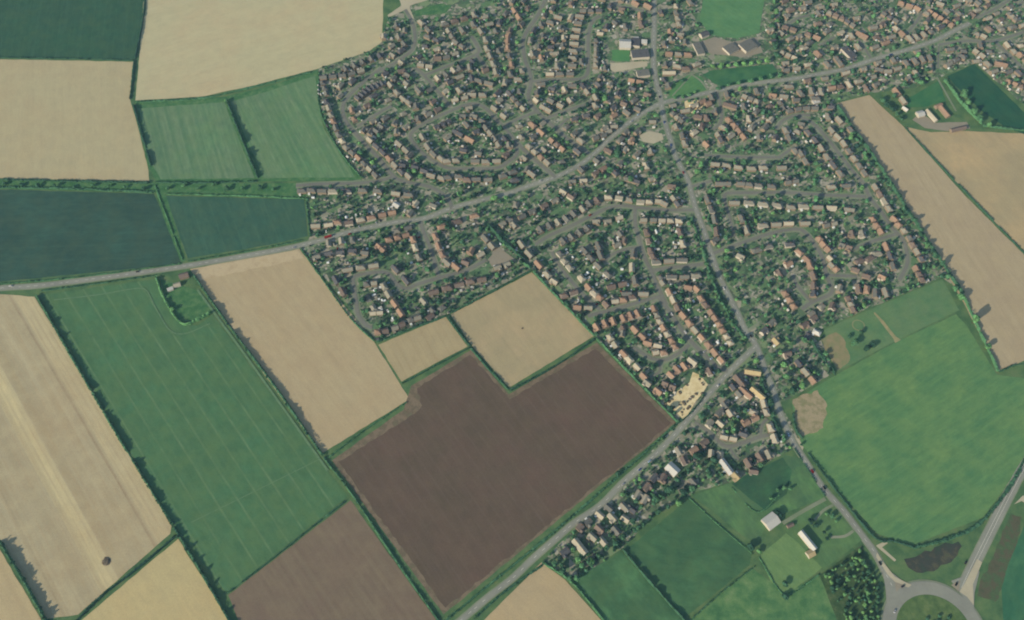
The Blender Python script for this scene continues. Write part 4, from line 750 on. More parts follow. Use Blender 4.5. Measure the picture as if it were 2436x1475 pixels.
def trunk_mesh():
    V = []; F = []
    def limb(p, q, r0, r1):
        k = len(V); p, q = np.array(p), np.array(q); d = (q-p)/np.linalg.norm(q-p); u = np.cross(d, (.3, .9, .1)); u /= np.linalg.norm(u); w = np.cross(d, u)
        for c, r in ((p, r0), (q, r1)):
            for i in range(6): a = i*math.pi/3; V.append(tuple(c+r*(u*math.cos(a)+w*math.sin(a))))
        for i in range(6): F.append((k+i, k+(i+1) % 6, k+6+(i+1) % 6, k+6+i))
    limb((0,0,-.02), (.02,0,.5), .09, .06); limb((.02,0,.5), (.05,.03,1.2), .06, .03)
    for a in (0.4, 2.4, 4.4): limb((.02,0,.48), (.45*math.cos(a), .45*math.sin(a), .95), .04, .02)
    me = bpy.data.meshes.new('trunk'); me.from_pydata(V, [], F); me.materials.append(M['bark']); return me
TRUNK = trunk_mesh(); TREES = []
def tree(x, y, r, h, tint, label, group=None, slim=False, name='tree'):
    o = bpy.data.objects.new(name, None); COL.objects.link(o); o.empty_display_size = 1; o.location = (x, y, 0); o.rotation_euler = (0, 0, random.random()*6.28)
    t = bpy.data.objects.new('trunk', TRUNK); COL.objects.link(t); t.parent = o; hb = h*.16; t.scale = (max(1.2, r*.8), max(1.2, r*.8), h*.6)
    c = bpy.data.objects.new('crown', random.choice(SLIM if slim else CROWN)); COL.objects.link(c); c.parent = o
    zs = (h-hb)/2.0/(1.75 if slim else 1.0); c.scale = (r, r*random.uniform(.85, 1.15), zs); c.location = (0, 0, hb); c.color = (tint, tint, tint, 1)
    tag(o, label, 'tree', group); TREES.append((x, y, r)); return o
def tpx(px, py, r, h, tint, label, reg='', **kw):
    x, y = G(*P(reg, [(px, py)])[0], z=h*.55); return tree(x, y, r, h, tint, label, **kw)

def hedge(pts, w, h, tint, label, cat='hedge', reg='', bump=.5, name='hedge', step=2.2):
    path = spline([G(*p) for p in P(reg, pts)], step); r = np.random.RandomState(int(abs(pts[0][0]*7+pts[0][1]*13)) % 99999); V = []; F = []; n = len(path); ns = 7
    sm = lambda k: np.interp(np.arange(n), np.arange(0, n+k, k), r.rand(len(np.arange(0, n+k, k)))); lw, lh = sm(7), sm(5); gap = sm(4) > .90
    for i, p in enumerate(path):
        t = path[min(i+1, n-1)]-path[max(i-1, 0)]; t = t/max(1e-6, np.linalg.norm(t)); nn = np.array((-t[1], t[0])); hh = h*(1-bump*.5+bump*r.rand())*(.55+.85*lh[i]); wv = w*(.7+.5*r.rand())*(.5+1.0*lw[i])
        if gap[i] and w < 4: hh *= .25; wv *= .5
        if i in (0, n-1): hh *= .5; wv *= .5
        for k in range(ns):
            a = math.pi*k/(ns-1); q = p+nn*(math.cos(a)*wv/2*(.9+.25*r.rand())); V.append((q[0]+(r.rand()-.5)*.6, q[1]+(r.rand()-.5)*.6, math.sin(a)**.7*hh*(.9+.2*r.rand()) if 0 < k < ns-1 else -.1))
        if i:
            for k in range(ns-1): F.append((ns*(i-1)+k, ns*i+k, ns*i+k+1, ns*(i-1)+k+1))
    for i in range(int(n*5)):                                         # loose sprays of leaves
        gi = r.randint(n); p = path[gi]
        if gap[gi] and w < 4: continue
        e = .35+.5*r.rand(); c = np.array((p[0]+(r.rand()-.5)*w, p[1]+(r.rand()-.5)*w, h*(.55+.5*r.rand()))); k = len(V)
        u = r.normal(size=3); u /= np.linalg.norm(u); v = np.cross(u, r.normal(size=3)); v /= np.linalg.norm(v)
        V += [tuple(c-u*e-v*e), tuple(c+u*e-v*e), tuple(c+u*e+v*e), tuple(c-u*e+v*e)]; F.append((k, k+1, k+2, k+3))
    o = mesh_obj(name, V, F, M['leaf']); o.color = (tint, tint, tint, 1); tag(o, label, cat); return o

HEDGES = [
 ([(346,-60),(343,30),(322,140)], 3.2, 2.2, .15, 'dark hedge between the upper dark crop and the large stubble field'), ([(320,146),(310,236)], 3.2, 2.2, .2, 'short dark hedge between two upper left stubble fields'),
 ([(-100,136),(120,139),(318,144)], 3, 1.6, .25, 'hedge along the lower edge of the upper left dark crop'), ([(322,243),(480,234),(600,208),(757,168)], 4, 1.8, .5, 'green hedge curving above the two striped fields'),
 ([(318,250),(338,320),(360,395)], 4, 4.2, .2, 'hedge on the left side of the striped fields'), ([(540,240),(575,330),(614,425)], 3.5, 5.0, .2, 'tall dark hedge dividing the two striped fields'),
 ([(760,172),(757,235),(775,300),(815,370),(862,424)], 2.5, 1.8, .45, 'curved garden hedge right of the striped fields'), ([(-100,446),(120,448),(366,458)], 4, 2.2, .4, 'scrubby hedge above the large teal crop'), ([(395,462),(560,466),(726,473)], 3, 1.6, .6, 'pale scrubby hedge above the smaller teal crop'),
 ([(0,428),(180,432),(355,436)], 3, 2.8, .2, 'dark hedge under the left stubble field'), ([(372,434),(480,436),(612,432)], 3, 2.4, .3, 'hedge below the left striped field'),
 ([(368,440),(400,525),(434,618)], 2.5, 1.4, .65, 'pale green hedge along the track between teal crops'), ([(728,474),(738,560)], 2.5, 1.6, .4, 'hedge between the smaller teal crop and gardens'),
 ([(0,676),(200,658),(430,628)], 2.0, 1.0, .6, 'low roadside hedge under the large teal crop'), ([(450,622),(600,596),(718,572)], 2.0, 1.2, .5, 'low roadside hedge under the smaller teal crop'),
 ([(102,692),(240,674),(368,656)], 2.0, 1.4, .4, 'low hedge between the main road and green crop'),
 ([(88,704),(160,830),(250,985),(330,1118),(412,1250)], 3.0, 4.0, .45, 'tall ragged hedge between striped stubble and green crop'), ([(414,1254),(470,1345),(545,1475),(580,1540)], 3.0, 3.6, .35, 'tall hedge on the lower left of the green crop'),
 ([(462,655),(500,712),(560,795),(640,900),(700,985),(768,1084)], 3.2, 3.6, .35, 'long hedge between the green crop and stubble plot'), ([(770,1088),(840,1180),(940,1330),(1042,1475),(1090,1545)], 2.6, 2.2, .45, 'long thin hedge left of the ploughed field'),
 ([(0,1286),(60,1385),(112,1478),(150,1540)], 3.2, 5.0, .4, 'tall hedge in the lower left corner'), ([(420,1274),(330,1350),(240,1420),(170,1490)], 3.0, 2.6, .15, 'dark hedge between two lower left stubble fields'),
 ([(540,1412),(640,1336),(740,1256),(830,1186)], 2.4, 1.4, .35, 'low hedge between green crop and lower brown field'), ([(780,1090),(870,1022),(966,958)], 2.2, 1.4, .55, 'low hedge under the stubble plot'),
 ([(958,912),(1040,868),(1116,828)], 2.2, 1.6, .3, 'hedge between narrow stubble and ploughed field'), ([(1066,756),(1090,790),(1120,824)], 3.2, 3.4, .15, 'dark hedge between the two small stubble fields'),
 ([(1120,828),(1160,876),(1210,928)], 2.6, 2.4, .35, 'hedge left of the square stubble field bottom'), ([(1212,930),(1320,872),(1416,806)], 3.0, 2.6, .2, 'dark hedge between square stubble and ploughed field'),
 ([(896,814),(980,782),(1062,752)], 3, 2.4, .35, 'garden hedge above the narrow stubble field'), ([(1075,744),(1160,700),(1262,645)], 3, 2.6, .35, 'garden hedge above the square stubble field'),
 ([(1268,645),(1330,712),(1414,800)], 3.2, 3.0, .45, 'garden hedge right of the square stubble field'), ([(1418,804),(1500,890),(1612,1004)], 3.2, 2.6, .5, 'garden hedge right of the ploughed field'),
 ([(716,592),(770,668),(830,752),(890,812)], 2.6, 2.0, .4, 'garden hedge right of the stubble plot'), ([(1605,1012),(1480,1125),(1300,1280),(1070,1468),(1000,1530)], 3.4, 1.6, .45, 'long verge hedge between ploughed field and lower road'),
 ([(1290,1345),(1200,1408),(1130,1470)], 2.6, 1.8, .35, 'hedge between lower road and bottom stubble field'), ([(1292,1338),(1360,1385),(1440,1480)], 2.6, 2.2, .55, 'hedge on the right of the bottom stubble field'),
 ([(1482,1308),(1550,1390),(1628,1476),(1660,1520)], 2.6, 3.2, .3, 'dark hedge between two lower meadows'), ([(1640,1186),(1710,1250),(1790,1318)], 1.6, 1.0, .55, 'thin hedge between upper lower-right meadows'),
 ([(1792,1350),(1715,1410),(1640,1478)], 1.8, 1.2, .5, 'thin hedge above the rough bottom meadow'), ([(1806,1326),(1850,1400),(1880,1414),(1950,1366)], 1.6, 1.0, .6, 'thin hedge around the pale paddock'),
 ([(1990,252),(2060,350),(2120,440),(2200,565),(2290,700)], 4.2, 4.5, .35, 'tall hedge left of the long right stubble field'), ([(2292,706),(2330,790),(2374,884)], 3.6, 3.6, .55, 'bright hedge right of the bright green crop'), ([(2378,886),(2405,872),(2450,862)], 3.0, 2.4, .3, 'short hedge under the right stubble field'),
 ([(2152,304),(2290,450),(2440,606)], 2.0, 1.8, .2, 'thin dark hedge dividing the right stubble fields'), ([(1886,985),(1893,1022),(1908,1044)], 2.6, 3.0, .2, 'short dark hedge beside the bare patch'), ([(1922,1078),(2000,1182),(2080,1278),(2126,1288),(2172,1302)], 2.4, 2.4, .15, 'dark hedge between bright crop and south road'),
 ([(2172,1304),(2260,1280),(2330,1245),(2400,1160),(2438,1090)], 4.5, 2.2, .35, 'young bushy hedge below the bright green crop'), ([(1928,812),(1955,852),(1988,894)], 3.4, 5.0, .2, 'tall dark hedge left of the dry paddock'),
 ([(1160,538),(1200,578),(1246,620)], 5.0, 6.0, .25, 'tall dark hedge beside the parking court'), ([(1240,622),(1262,640)], 4, 4, .5, 'bushy hedge at the corner above square stubble'), ([(372,660),(392,712),(432,770),(470,762),(502,744)], 3.0, 4.0, .75, 'bright hedge around the lone roadside garden'),
 ([(2246,190),(2290,250),(2336,296)], 4.5, 4.5, .6, 'bright hedge left of the small dark crop'), ([(2338,300),(2390,306),(2440,312)], 3.5, 3.0, .45, 'hedge below the small dark crop'), ([(1852,1180),(1800,1218),(1740,1160)], 1.2, .8, .6, 'faint thin hedge inside the dark pasture'),
 ([(1670,162),(1720,156),(1800,140)], 2.2, 1.8, .3, 'hedge above the row of bright trees'), ([(1610,1010),(1640,985),(1676,942)], 2.6, 2.6, .25, 'dark hedge between sandy yard and road'), ([(1905,1046),(1926,1078)], 1.8, 1.4, .5, 'tiny hedge stub at the bright crop gateway'),
]
HEDGES += [([(1644,520),(1667,580),(1685,640),(1708,700),(1742,765),(1778,812)], 4.0, 2.6, .45, 'long green hedge left of the south road'), ([(1808,900),(1824,950),(1840,1000),(1856,1042)], 4, 3.4, .3, 'dark hedge left of the shaded south road'),
 ([(1890,1068),(1930,1130),(1962,1180)], 1.6, 1.6, .2, 'low dark hedge left of south road beside pasture'), ([(1684,500),(1700,560)], 3, 2.5, .5, 'hedge along right bank of south road')]
for pts, w, h, t, lab in HEDGES:
    if 'gateway' in lab: continue
    hedge(pts, w*.8, h, t, lab)

def treeline(pts, n, r, h, tint, desc, reg='', slim=False, jit=2.0, group=None):
    g = [G(*p, z=h*.5) for p in P(reg, pts)]; pp, L = along(g, n); px = P(reg, pts); dx, dy = px[-1][0]-px[0][0], px[-1][1]-px[0][1]
    hz = abs(dx) >= abs(dy); rev = dx < 0 if hz else dy < 0
    for i, (q, a) in enumerate(pp):
        j = n-1-i if rev else i; k = random.uniform(.75, 1.3)
        tree(q[0]+random.uniform(-jit, jit), q[1]+random.uniform(-jit, jit), r*k, h*random.uniform(.85, 1.15), min(1, max(0, tint+random.uniform(-.15, .15))), f"{ORD[j]} tree from the {'left' if hz else 'top'}, {desc}", group, slim)
treeline([(1696,158),(1718,157),(1738,155),(1758,154),(1776,152),(1800,148),(1824,146)], 8, 5.0, 9, .95, 'in bright row above the school field', jit=.5)
treeline([(1712,208),(1740,202),(1770,196),(1800,190),(1832,182),(1858,178)], 7, 4.2, 8, .6, 'in row between school field and road')
treeline([(10,438),(80,440),(170,441),(260,444),(340,447)], 9, 3.4, 6, .45, 'in scrub line above the large teal crop')
treeline([(400,446),(432,440),(474,446),(500,440),(540,446),(600,446),(650,450)], 8, 3.6, 7, .55, 'in scrub line below the striped fields')
treeline([(2014,290),(2068,364),(2110,424),(2150,492),(2190,552)], 11, 3.8, 10, .4, 'in upper hedge left of right stubble')
treeline([(2206,580),(2236,626),(2262,664),(2274,684)], 5, 4.2, 11, .5, 'in middle hedge left of right stubble')
treeline([(100,720),(160,826),(250,982),(330,1115),(408,1244)], 13, 2.1, 5.0, .3, 'in hedge left of the green crop', jit=1)
treeline([(424,1275),(470,1348),(535,1455)], 7, 2.4, 6.5, .3, 'in hedge at lower left of green crop', jit=1)
treeline([(498,712),(560,798),(640,902),(700,988),(755,1068)], 12, 1.9, 4.6, .3, 'in hedge left of the stubble plot', jit=1)
treeline([(6,1296),(60,1386),(106,1470)], 9, 2.3, 6.5, .3, 'in the lower left corner hedge', jit=1)
treeline([(1400,1338),(1452,1296),(1510,1262),(1560,1222),(1610,1190),(1650,1160)], 13, 3.6, 7.5, .45, 'behind gardens above the dark meadows')
treeline([(1388,1308),(1450,1264),(1530,1208),(1590,1162),(1640,1122)], 11, 3.4, 7, .4, 'in gardens of the lower road houses', jit=6)
treeline([(1928,1240),(1938,1252),(1955,1262),(1966,1280)], 4, 3.2, 7, .12, 'behind the long white farmhouse')
treeline([(1652,560),(1676,620),(1698,690),(1735,760)], 7, 3.2, 7, .4, 'along the left of the south road')
treeline([(1812,905),(1830,960),(1848,1020)], 5, 3.4, 8, .25, 'left of the shaded south road')
for px, py, r, h, lab in [(2288,704,6.0,17,'tall solitary tree on the right hedge above the bright crop'), (2320,760,6.4,18,'tallest solitary hedge tree beside the right stubble field'), (2350,824,5.0,14,'lowest solitary tree on the right stubble hedge')]: tpx(px, py, r, h, .75, lab)
treeline([(2290,225),(2310,255),(2330,282),(2352,300)], 5, 5.5, 13, .7, 'in tall row beside the small dark crop')
treeline([(2180,190),(2190,210),(2205,165),(2150,205),(2130,230)], 6, 5.2, 11, .55, 'in grove above the farm courtyard')
treeline([(2100,240),(2122,260),(2144,282)], 5, 4.6, 9, .3, 'in dark grove left of the farm courtyard')
treeline([(1838,20),(1836,60),(1845,95),(1850,130)], 6, 5.5, 11, .25, 'in dark row right of the village green')
treeline([(1840,5),(1848,50)], 3, 4.5, 9, .85, 'in bright row right of the village green')
treeline([(1592,208),(1606,196),(1620,192)], 3, 3.6, 7, .35, 'on left of triangular green'); treeline([(1604,232),(1630,228),(1655,218)], 4, 3.6, 6, .75, 'along lower edge of triangular green')
for px, py, r, h, t, lab in [(1174,470,6,10,.97,'large bright lime tree beside the main road bend'), (536,238,3.6,8,.8,'bright tree topping the hedge between striped fields'), (410,735,4,7,.85,'bright tree left of the lone roadside garden'), (2035,815,5.6,9,.55,'large pale round tree in the paddock'), (2022,800,3,6,.3,'small dark tree left of the paddock round tree'),
        (2062,828,5.2,9,.12,'very dark tree below the paddock round tree'), (2078,822,4.2,8,.2,'dark tree on right of the paddock trees'), (2049,790,3.6,8,.3,'dark tree above the paddock round tree'), (1798,858,4.5,7,.9,'bright green tree at the road fork tip'), (1866,868,5,9,.85,'bright tree right of the shaded main road'), (1870,895,4.6,9,.7,'leafy tree below the bright right bank tree'), (1910,918,5.5,9,.9,'bright round tree above the bare patch'),
        (1886,930,5,10,.3,'dark tree left of the bright round tree'), (1758,552,5,9,.12,'big dark tree beside lower crescent entrance'), (1730,596,4.6,8,.9,'bright tree beside crescent entrance corner'), (1850,1165,2.6,5,.6,'left pale bush in the dark pasture'), (1866,1160,2.8,6,.7,'middle pale bush in the dark pasture'), (1880,1163,2.4,5,.65,'right pale bush in the dark pasture'), (1835,1186,2.6,6,.7,'lowest pale bush in the dark pasture'),
        (1852,1222,5,9,.12,'dark tree behind the white barn'), (1788,1302,5,9,.2,'dark tree at meadow corner below barn'), (1806,1312,3.6,6,.8,'bright small tree at meadow corner'), (1868,1390,4.2,7,.35,'upper dark tree in the pale paddock'), (1870,1420,4.4,7,.3,'lower dark tree in the pale paddock'), (1980,1228,3.8,7,.55,'round tree inside the curved drive'), (1966,1222,2.6,5,.8,'small bright bush inside the curved drive'),
        (1990,1240,2.6,5,.75,'small bush at lower drive curve'), (985,405,5,9,.9,'bright lime tree by left estate junction'), (1000,420,4.6,8,.8,'leafy lime tree under left estate junction'), (895,178,4,7,.9,'bright tree on upper crescent verge'), (922,165,4,8,.6,'green tree on upper crescent verge'),
        (1545,470-15,5.6,10,.35,'large dark tree amid central big gardens'), (1500,425,5.6,10,.7,'large pale tree amid central big gardens'), (1450,405,6,10,.6,'leafy tree amid gardens below main junction'), (1560,420,5.6,10,.5,'dense tree left of the south road'), (1470,360,5.6,10,.3,'dark garden tree right of main road bend'), (1415,215,6,11,.5,'tall tree behind north road hall'), (1440,235,6,10,.85,'bright tree behind north road hall'), (1395,305,6,10,.2,'very dark tree near upper link road'),
        (1660,1085,6,10,.15,'big dark tree behind white square roof'), (1700,1095,6,10,.2,'big dark tree left of white terrace'), (1592,1165,6.5,11,.2,'dark dense tree above lower meadows'), (1615,1195,5,9,.85,'bright tree at lower meadow top edge'), (1560,1190,5,9,.5,'leafy tree behind lower road pair'), (1470,1125,4,8,.3,'dark roadside tree near lower road bend'), (1375,1330,4.4,8,.85,'bright tree at last lower road garden'), (1405,1335,4,7,.85,'bright bush right of last garden'),
        (1340,1355,4.6,9,.3,'dark tree at lowest village corner'), (1320,1340,4,8,.5,'tree beside lower road at village end'), (1355,1375,3.6,7,.45,'lowest garden tree by bottom stubble')]:
    tpx(px, py, r, h, t, lab)
# young plantation beside the roundabout: nothing tells its trees apart
PLANT = [(1958,1372),(2048,1304),(2080,1370),(2092,1425),(2090,1500),(2020,1500),(1985,1420)]
k = 0; pl = []; rp = random.Random(3)
while k < 4000 and len(pl) < 106:
    k += 1; px, py = rp.uniform(1955, 2095), rp.uniform(1300, 1490)
    if not inpoly(px, py, PLANT): continue
    x, y = G(px, py)
    if all((x-a)**2+(y-b)**2 > rp.uniform(2.6, 4.2)**2 for a, b in pl): pl.append((x, y))
for x, y in pl: tree(x, y, rp.choice((1.3, 1.7, 2.1, 2.6, 3.2)), rp.uniform(3.5, 7.5), rp.choice((.2, .35, .5, .8, .95)), 'slender young tree in the dense plantation left of the roundabout', 'young plantation trees', slim=rp.random() < .6)
for dx, dy in [(0,0),(5,-2),(-4,-3),(8,3),(-7,2),(2,5)]: tree(rc[0]+dx*1.6+6, rc[1]+dy*1.1+13, 2.6, 4.0, rp.uniform(.2, .5), 'dark bush crowding the centre of the roundabout island', 'roundabout island bushes')

# garden trees and shrubs: the largest as trees of their own, the rest as one mass
HX = np.array([(h['x'], h['y']) for h in HOUSES]); HR = np.array([h.get('big', 5.6) for h in HOUSES])
rg = np.random.RandomState(11); cand = []; GRID = {}
named = [h for h in HOUSES if h.get('ind')]; NX = np.array([(h['x'], h['y']) for h in named])
for px, py in zip(rg.uniform(712, 2460, 52000), rg.uniform(-40, 1395, 52000)):
    if not in_village(px, py): continue
    big_ = rg.rand(); r = .9+1.1*rg.rand() if big_ < .55 else 2.0+1.8*rg.rand() if big_ < .90 else 3.6+1.8*rg.rand()
    x, y = G(px, py)
    if np.hypot(RS[:, 0]-x, RS[:, 1]-y).__sub__(RW/2).min() < r*.55+1.0: continue
    d = np.hypot(HX[:, 0]-x, HX[:, 1]-y)
    if (d-HR).min() < r*.55: continue
    c = (int(x//7), int(y//7)); ok = True
    for i in (-1, 0, 1):
        for j in (-1, 0, 1):
            for a, b, q in GRID.get((c[0]+i, c[1]+j), ()):
                if (a-x)**2+(b-y)**2 < (.62*(q+r)+.5)**2: ok = False; break
    if not ok: continue
    if inpoly(px, py, [(1640,880),(1690,912),(1625,1002),(1580,960)]) or inpoly(px, py, [(1138,552),(1168,570),(1232,620),(1170,634),(1160,618)]): continue
    GRID.setdefault(c, []).append((x, y, r)); cand.append((x, y, r, px, py))
    if len(cand) >= 4900: break
nind = max(0, 296-len([1 for o in bpy.data.objects if o.get('category') == 'tree']))
cand.sort(key=lambda c: -c[2]*(c[4]+2917)/3600*(1 if c[4] > 430 else .2))
used = set(); SV, SF, ST_, so = [], [], [], 0
LOW = [crown_geo(80+i, 3, 26, 1, (.8, 1.0, 1.15)[i % 3], .3) for i in range(6)]
def near_label(kind, x, y, px, py, tries=6):
    d = np.hypot(NX[:, 0]-x, NX[:, 1]-y); 
    for i in d.argsort()[:tries]:
        h = named[int(i)]; hx, hy = h['pix']; ddx, ddy = px-hx, py-hy; rel = ('right of' if ddx > 0 else 'left of') if abs(ddx) > abs(ddy) else ('below' if ddy > 0 else 'above')
        lab = f"{kind} {rel} {(h['key'][1]+' ') if h['key'][1] else ''}house{' from '+h['key'][2] if h['key'][1] else ''} {h['key'][0]}"
        if lab not in used and len(lab.split()) <= 16: used.add(lab); return lab
    return None
ni = 0
for x, y, r, px, py in cand:
    tint = float(np.clip(rg.normal(.42, .25), 0, 1)); h = r*(1.5+.9*rg.rand())+.8
    if ni < nind and py > 430:
        sh = 'dark' if tint < .25 else 'green' if tint < .6 else 'bright'; lab = near_label(f'{sh} garden tree', x, y, px, py)
        if lab: tree(x, y, r, h*1.15, tint, lab, 'garden trees'); ni += 1; continue
    V, F = LOW[rg.randint(6)]; a = rg.rand()*6.28; ca, sa = math.cos(a), math.sin(a)
    W = np.empty_like(V); W[:, 0] = x+r*(ca*V[:, 0]-sa*V[:, 1]); W[:, 1] = y+r*(sa*V[:, 0]+ca*V[:, 1]); W[:, 2] = h*.5*V[:, 2]-.2*r
    SV.append(W); SF += [tuple(i+so for i in f) for f in F]; ST_ += [tint]*len(F); so += len(W)
shr = mesh_obj('garden_shrubbery', np.concatenate(SV).tolist(), SF, M['leafs']); shr['kind'] = 'stuff'
at = shr.data.attributes.new('tint', 'FLOAT', 'FACE'); at.data.foreach_set('value', np.array(ST_, dtype=np.float32))
tag(shr, 'mass of shrubs and small trees filling the village gardens', 'shrubbery')
print('trees', len(TREES), 'garden mass', len(cand)-ni, 'faces', len(SF))

# ---------------------------------------------------------------- sheds, cars and the yard
def shed_mesh(m, flat):
    mb = MBk(); mb.box(-1.6, 1.6, -1.2, 1.2, 0, 2.1, 0)
    if flat: mb.box(-1.75, 1.75, -1.35, 1.35, 2.1, 2.3, 1, True)
    else: mb.gable(-1.6, 1.6, -1.2, 1.2, 2.15, .8, 1, .2, th=.12)
    me = bpy.data.meshes.new('garden_shed'); me.from_pydata(mb.V, [], mb.F); me.materials.append(M['render']); me.materials.append(m); me.polygons.foreach_set('material_index', np.array(mb.mi, dtype=np.int32)); return me
SHED = {'white': (shed_mesh(RM['w'], True), shed_mesh(M['glass'], False)), 'grey': (shed_mesh(RM['g'], False), shed_mesh(RM['d'], True)), 'brown': (shed_mesh(RM['p'], False),)}
rq = random.Random(21); ns = 0
for h in named:
    for _ in range(3):
        if rq.random() > .62: continue
        b = h['W']/2+rq.uniform(4, 11); a = rq.uniform(-.4, .4)*h['L']; x = h['x']+math.cos(h['rot'])*a+math.sin(h['rot'])*b; y = h['y']+math.sin(h['rot'])*a-math.cos(h['rot'])*b
        px, py = PIX(x, y)
        if not in_village(px, py) or road_gap(x, y)[0] < 3 or (np.hypot(HX[:, 0]-x, HX[:, 1]-y)).min() < 7 or ns >= 298: continue
        kd = rq.choice(('white', 'white', 'grey', 'grey', 'brown')); lab = near_label(f'{kd} roofed shed', x, y, px, py)
        if not lab: continue
        o = bpy.data.objects.new('garden_shed', rq.choice(SHED[kd])); COL.objects.link(o); s = rq.uniform(.65, 1.25); o.location = (x, y, 0); o.scale = (s, s*rq.uniform(.9, 1.2), 1.0); o.rotation_euler = (0, 0, h['rot']+rq.choice((0, math.pi/2))); tag(o, lab, 'shed', 'sheds in the gardens'); ns += 1
# sheds and glasshouses of the upper streets, as one mass
SB = MBk()
for h in HOUSES:
    if h.get('ind') or 'typ' not in h or not h.get('inv'): continue
    for _ in range(2):
        if rq.random() > .6: continue
        b = h['W']/2+rq.uniform(3.5, 9); a = rq.uniform(-.5, .5)*h['L']; s = rq.uniform(.7, 1.3); x = h['x']+math.cos(h['rot'])*a+math.sin(h['rot'])*b; y = h['y']+math.sin(h['rot'])*a-math.cos(h['rot'])*b
        px, py = PIX(x, y)
        if not in_village(px, py) or road_gap(x, y)[0] < 2.5 or (np.hypot(HX[:, 0]-x, HX[:, 1]-y)).min() < 6: continue
        mb = MBk(); mb.box(-1.6*s, 1.6*s, -1.2*s, 1.2*s, 0, 2.1, 0); mb.gable(-1.6*s, 1.6*s, -1.2*s, 1.2*s, 2.15, .7, 1+rq.choice((0, 0, 0, 1, 2)), .2, th=.12); ca, sa = math.cos(h['rot']), math.sin(h['rot']); k = len(SB.V)
        SB.V += [(x+ca*u-sa*v, y+sa*u+ca*v, z) for u, v, z in mb.V]; SB.F += [tuple(i+k for i in f) for f in mb.F]; SB.mi += mb.mi
so_ = mesh_obj('small_outbuildings', SB.V, SB.F, [M['render'], RM['w'], RM['g'], RM['d']], mi=SB.mi); so_['kind'] = 'stuff'; tag(so_, 'scatter of tiny white and grey outbuildings among the upper gardens', 'outbuildings')
CARC = {'red': (150,40,36), 'white': (225,225,222), 'black': (30,32,36), 'silver': (176,180,184), 'blue': (70,96,150), 'dark grey': (66,68,72), 'pale blue': (170,196,220)}
CM = {k: plain_mat('car_paint_'+k.replace(' ', '_'), v, .35, 1.2, .05) for k, v in CARC.items()}
M['tyre'] = plain_mat('tyre', (28,28,28)); M['cglass'] = plain_mat('car_glass', (36,44,50), .15)
def car_body():
    xs = [(-2.1,.55,.75),(-1.9,.82,.86),(-.9,.9,.9),(.9,.92,.9),(1.8,.78,.86),(2.1,.5,.72)]; V = []; F = []
    for x, zt, w in xs: V += [(x,-w,.28),(x,w,.28),(x,w,zt),(x,-w,zt)]
    for i in range(len(xs)-1):
        for k in range(4): F.append((4*i+k, 4*i+4+k, 4*i+4+(k+1) % 4, 4*i+(k+1) % 4))
    F += [(3,2,1,0), (4*5,4*5+1,4*5+2,4*5+3)]; return V, [f[::-1] for f in F]
def cabin():
    V = [(-1.5,-.8,.85),(.95,-.8,.88),(.95,.8,.88),(-1.5,.8,.85),(-1.0,-.62,1.42),(.2,-.62,1.45),(.2,.62,1.45),(-1.0,.62,1.42)]
    return V, [(0,1,5,4),(1,2,6,5),(2,3,7,6),(3,0,4,7),(4,5,6,7)]
def wheel():
    V = []; F = []
    for y in (-.11, .11):
        for i in range(12): a = i*math.pi/6; V.append((.32*math.cos(a), y, .32*math.sin(a)))
    for i in range(12): F.append((i, (i+1) % 12, 12+(i+1) % 12, 12+i))
    F += [tuple(range(11, -1, -1)), tuple(range(12, 24))]; return V, F
def tomesh(nm, vf, m): me = bpy.data.meshes.new(nm); me.from_pydata(vf[0], [], vf[1]); me.materials.append(m); return me
CB = {k: tomesh('body', car_body(), m) for k, m in CM.items()}; CG = tomesh('windows', cabin(), M['cglass']); WH = tomesh('wheel', wheel(), M['tyre'])
def roofplate(m): return tomesh('roof', ([(-1.02,-.6,1.44),(.22,-.6,1.47),(.22,.6,1.47),(-1.02,.6,1.44),(-1.0,-.58,1.5),(.18,-.58,1.53),(.18,.58,1.53),(-1.0,.58,1.5)], [(0,1,5,4),(1,2,6,5),(2,3,7,6),(3,0,4,7),(4,5,6,7)]), m)
CRF = {k: roofplate(m) for k, m in CM.items()}
def car(x, y, a, col, label, group, s=1.0, z=.62):
    o = bpy.data.objects.new('car', None); COL.objects.link(o); o.location = (x, y, z); o.rotation_euler = (0, 0, a); o.scale = (s, s, s)
    for nm, me in (('body', CB[col]), ('windows', CG), ('roof', CRF[col])): c = bpy.data.objects.new(nm, me); COL.objects.link(c); c.parent = o
    for wx in (-1.3, 1.3):
        for wy in (-.82, .82): c = bpy.data.objects.new('wheel', WH); COL.objects.link(c); c.parent = o; c.location = (wx, wy, .32)
    tag(o, label, 'car', group)
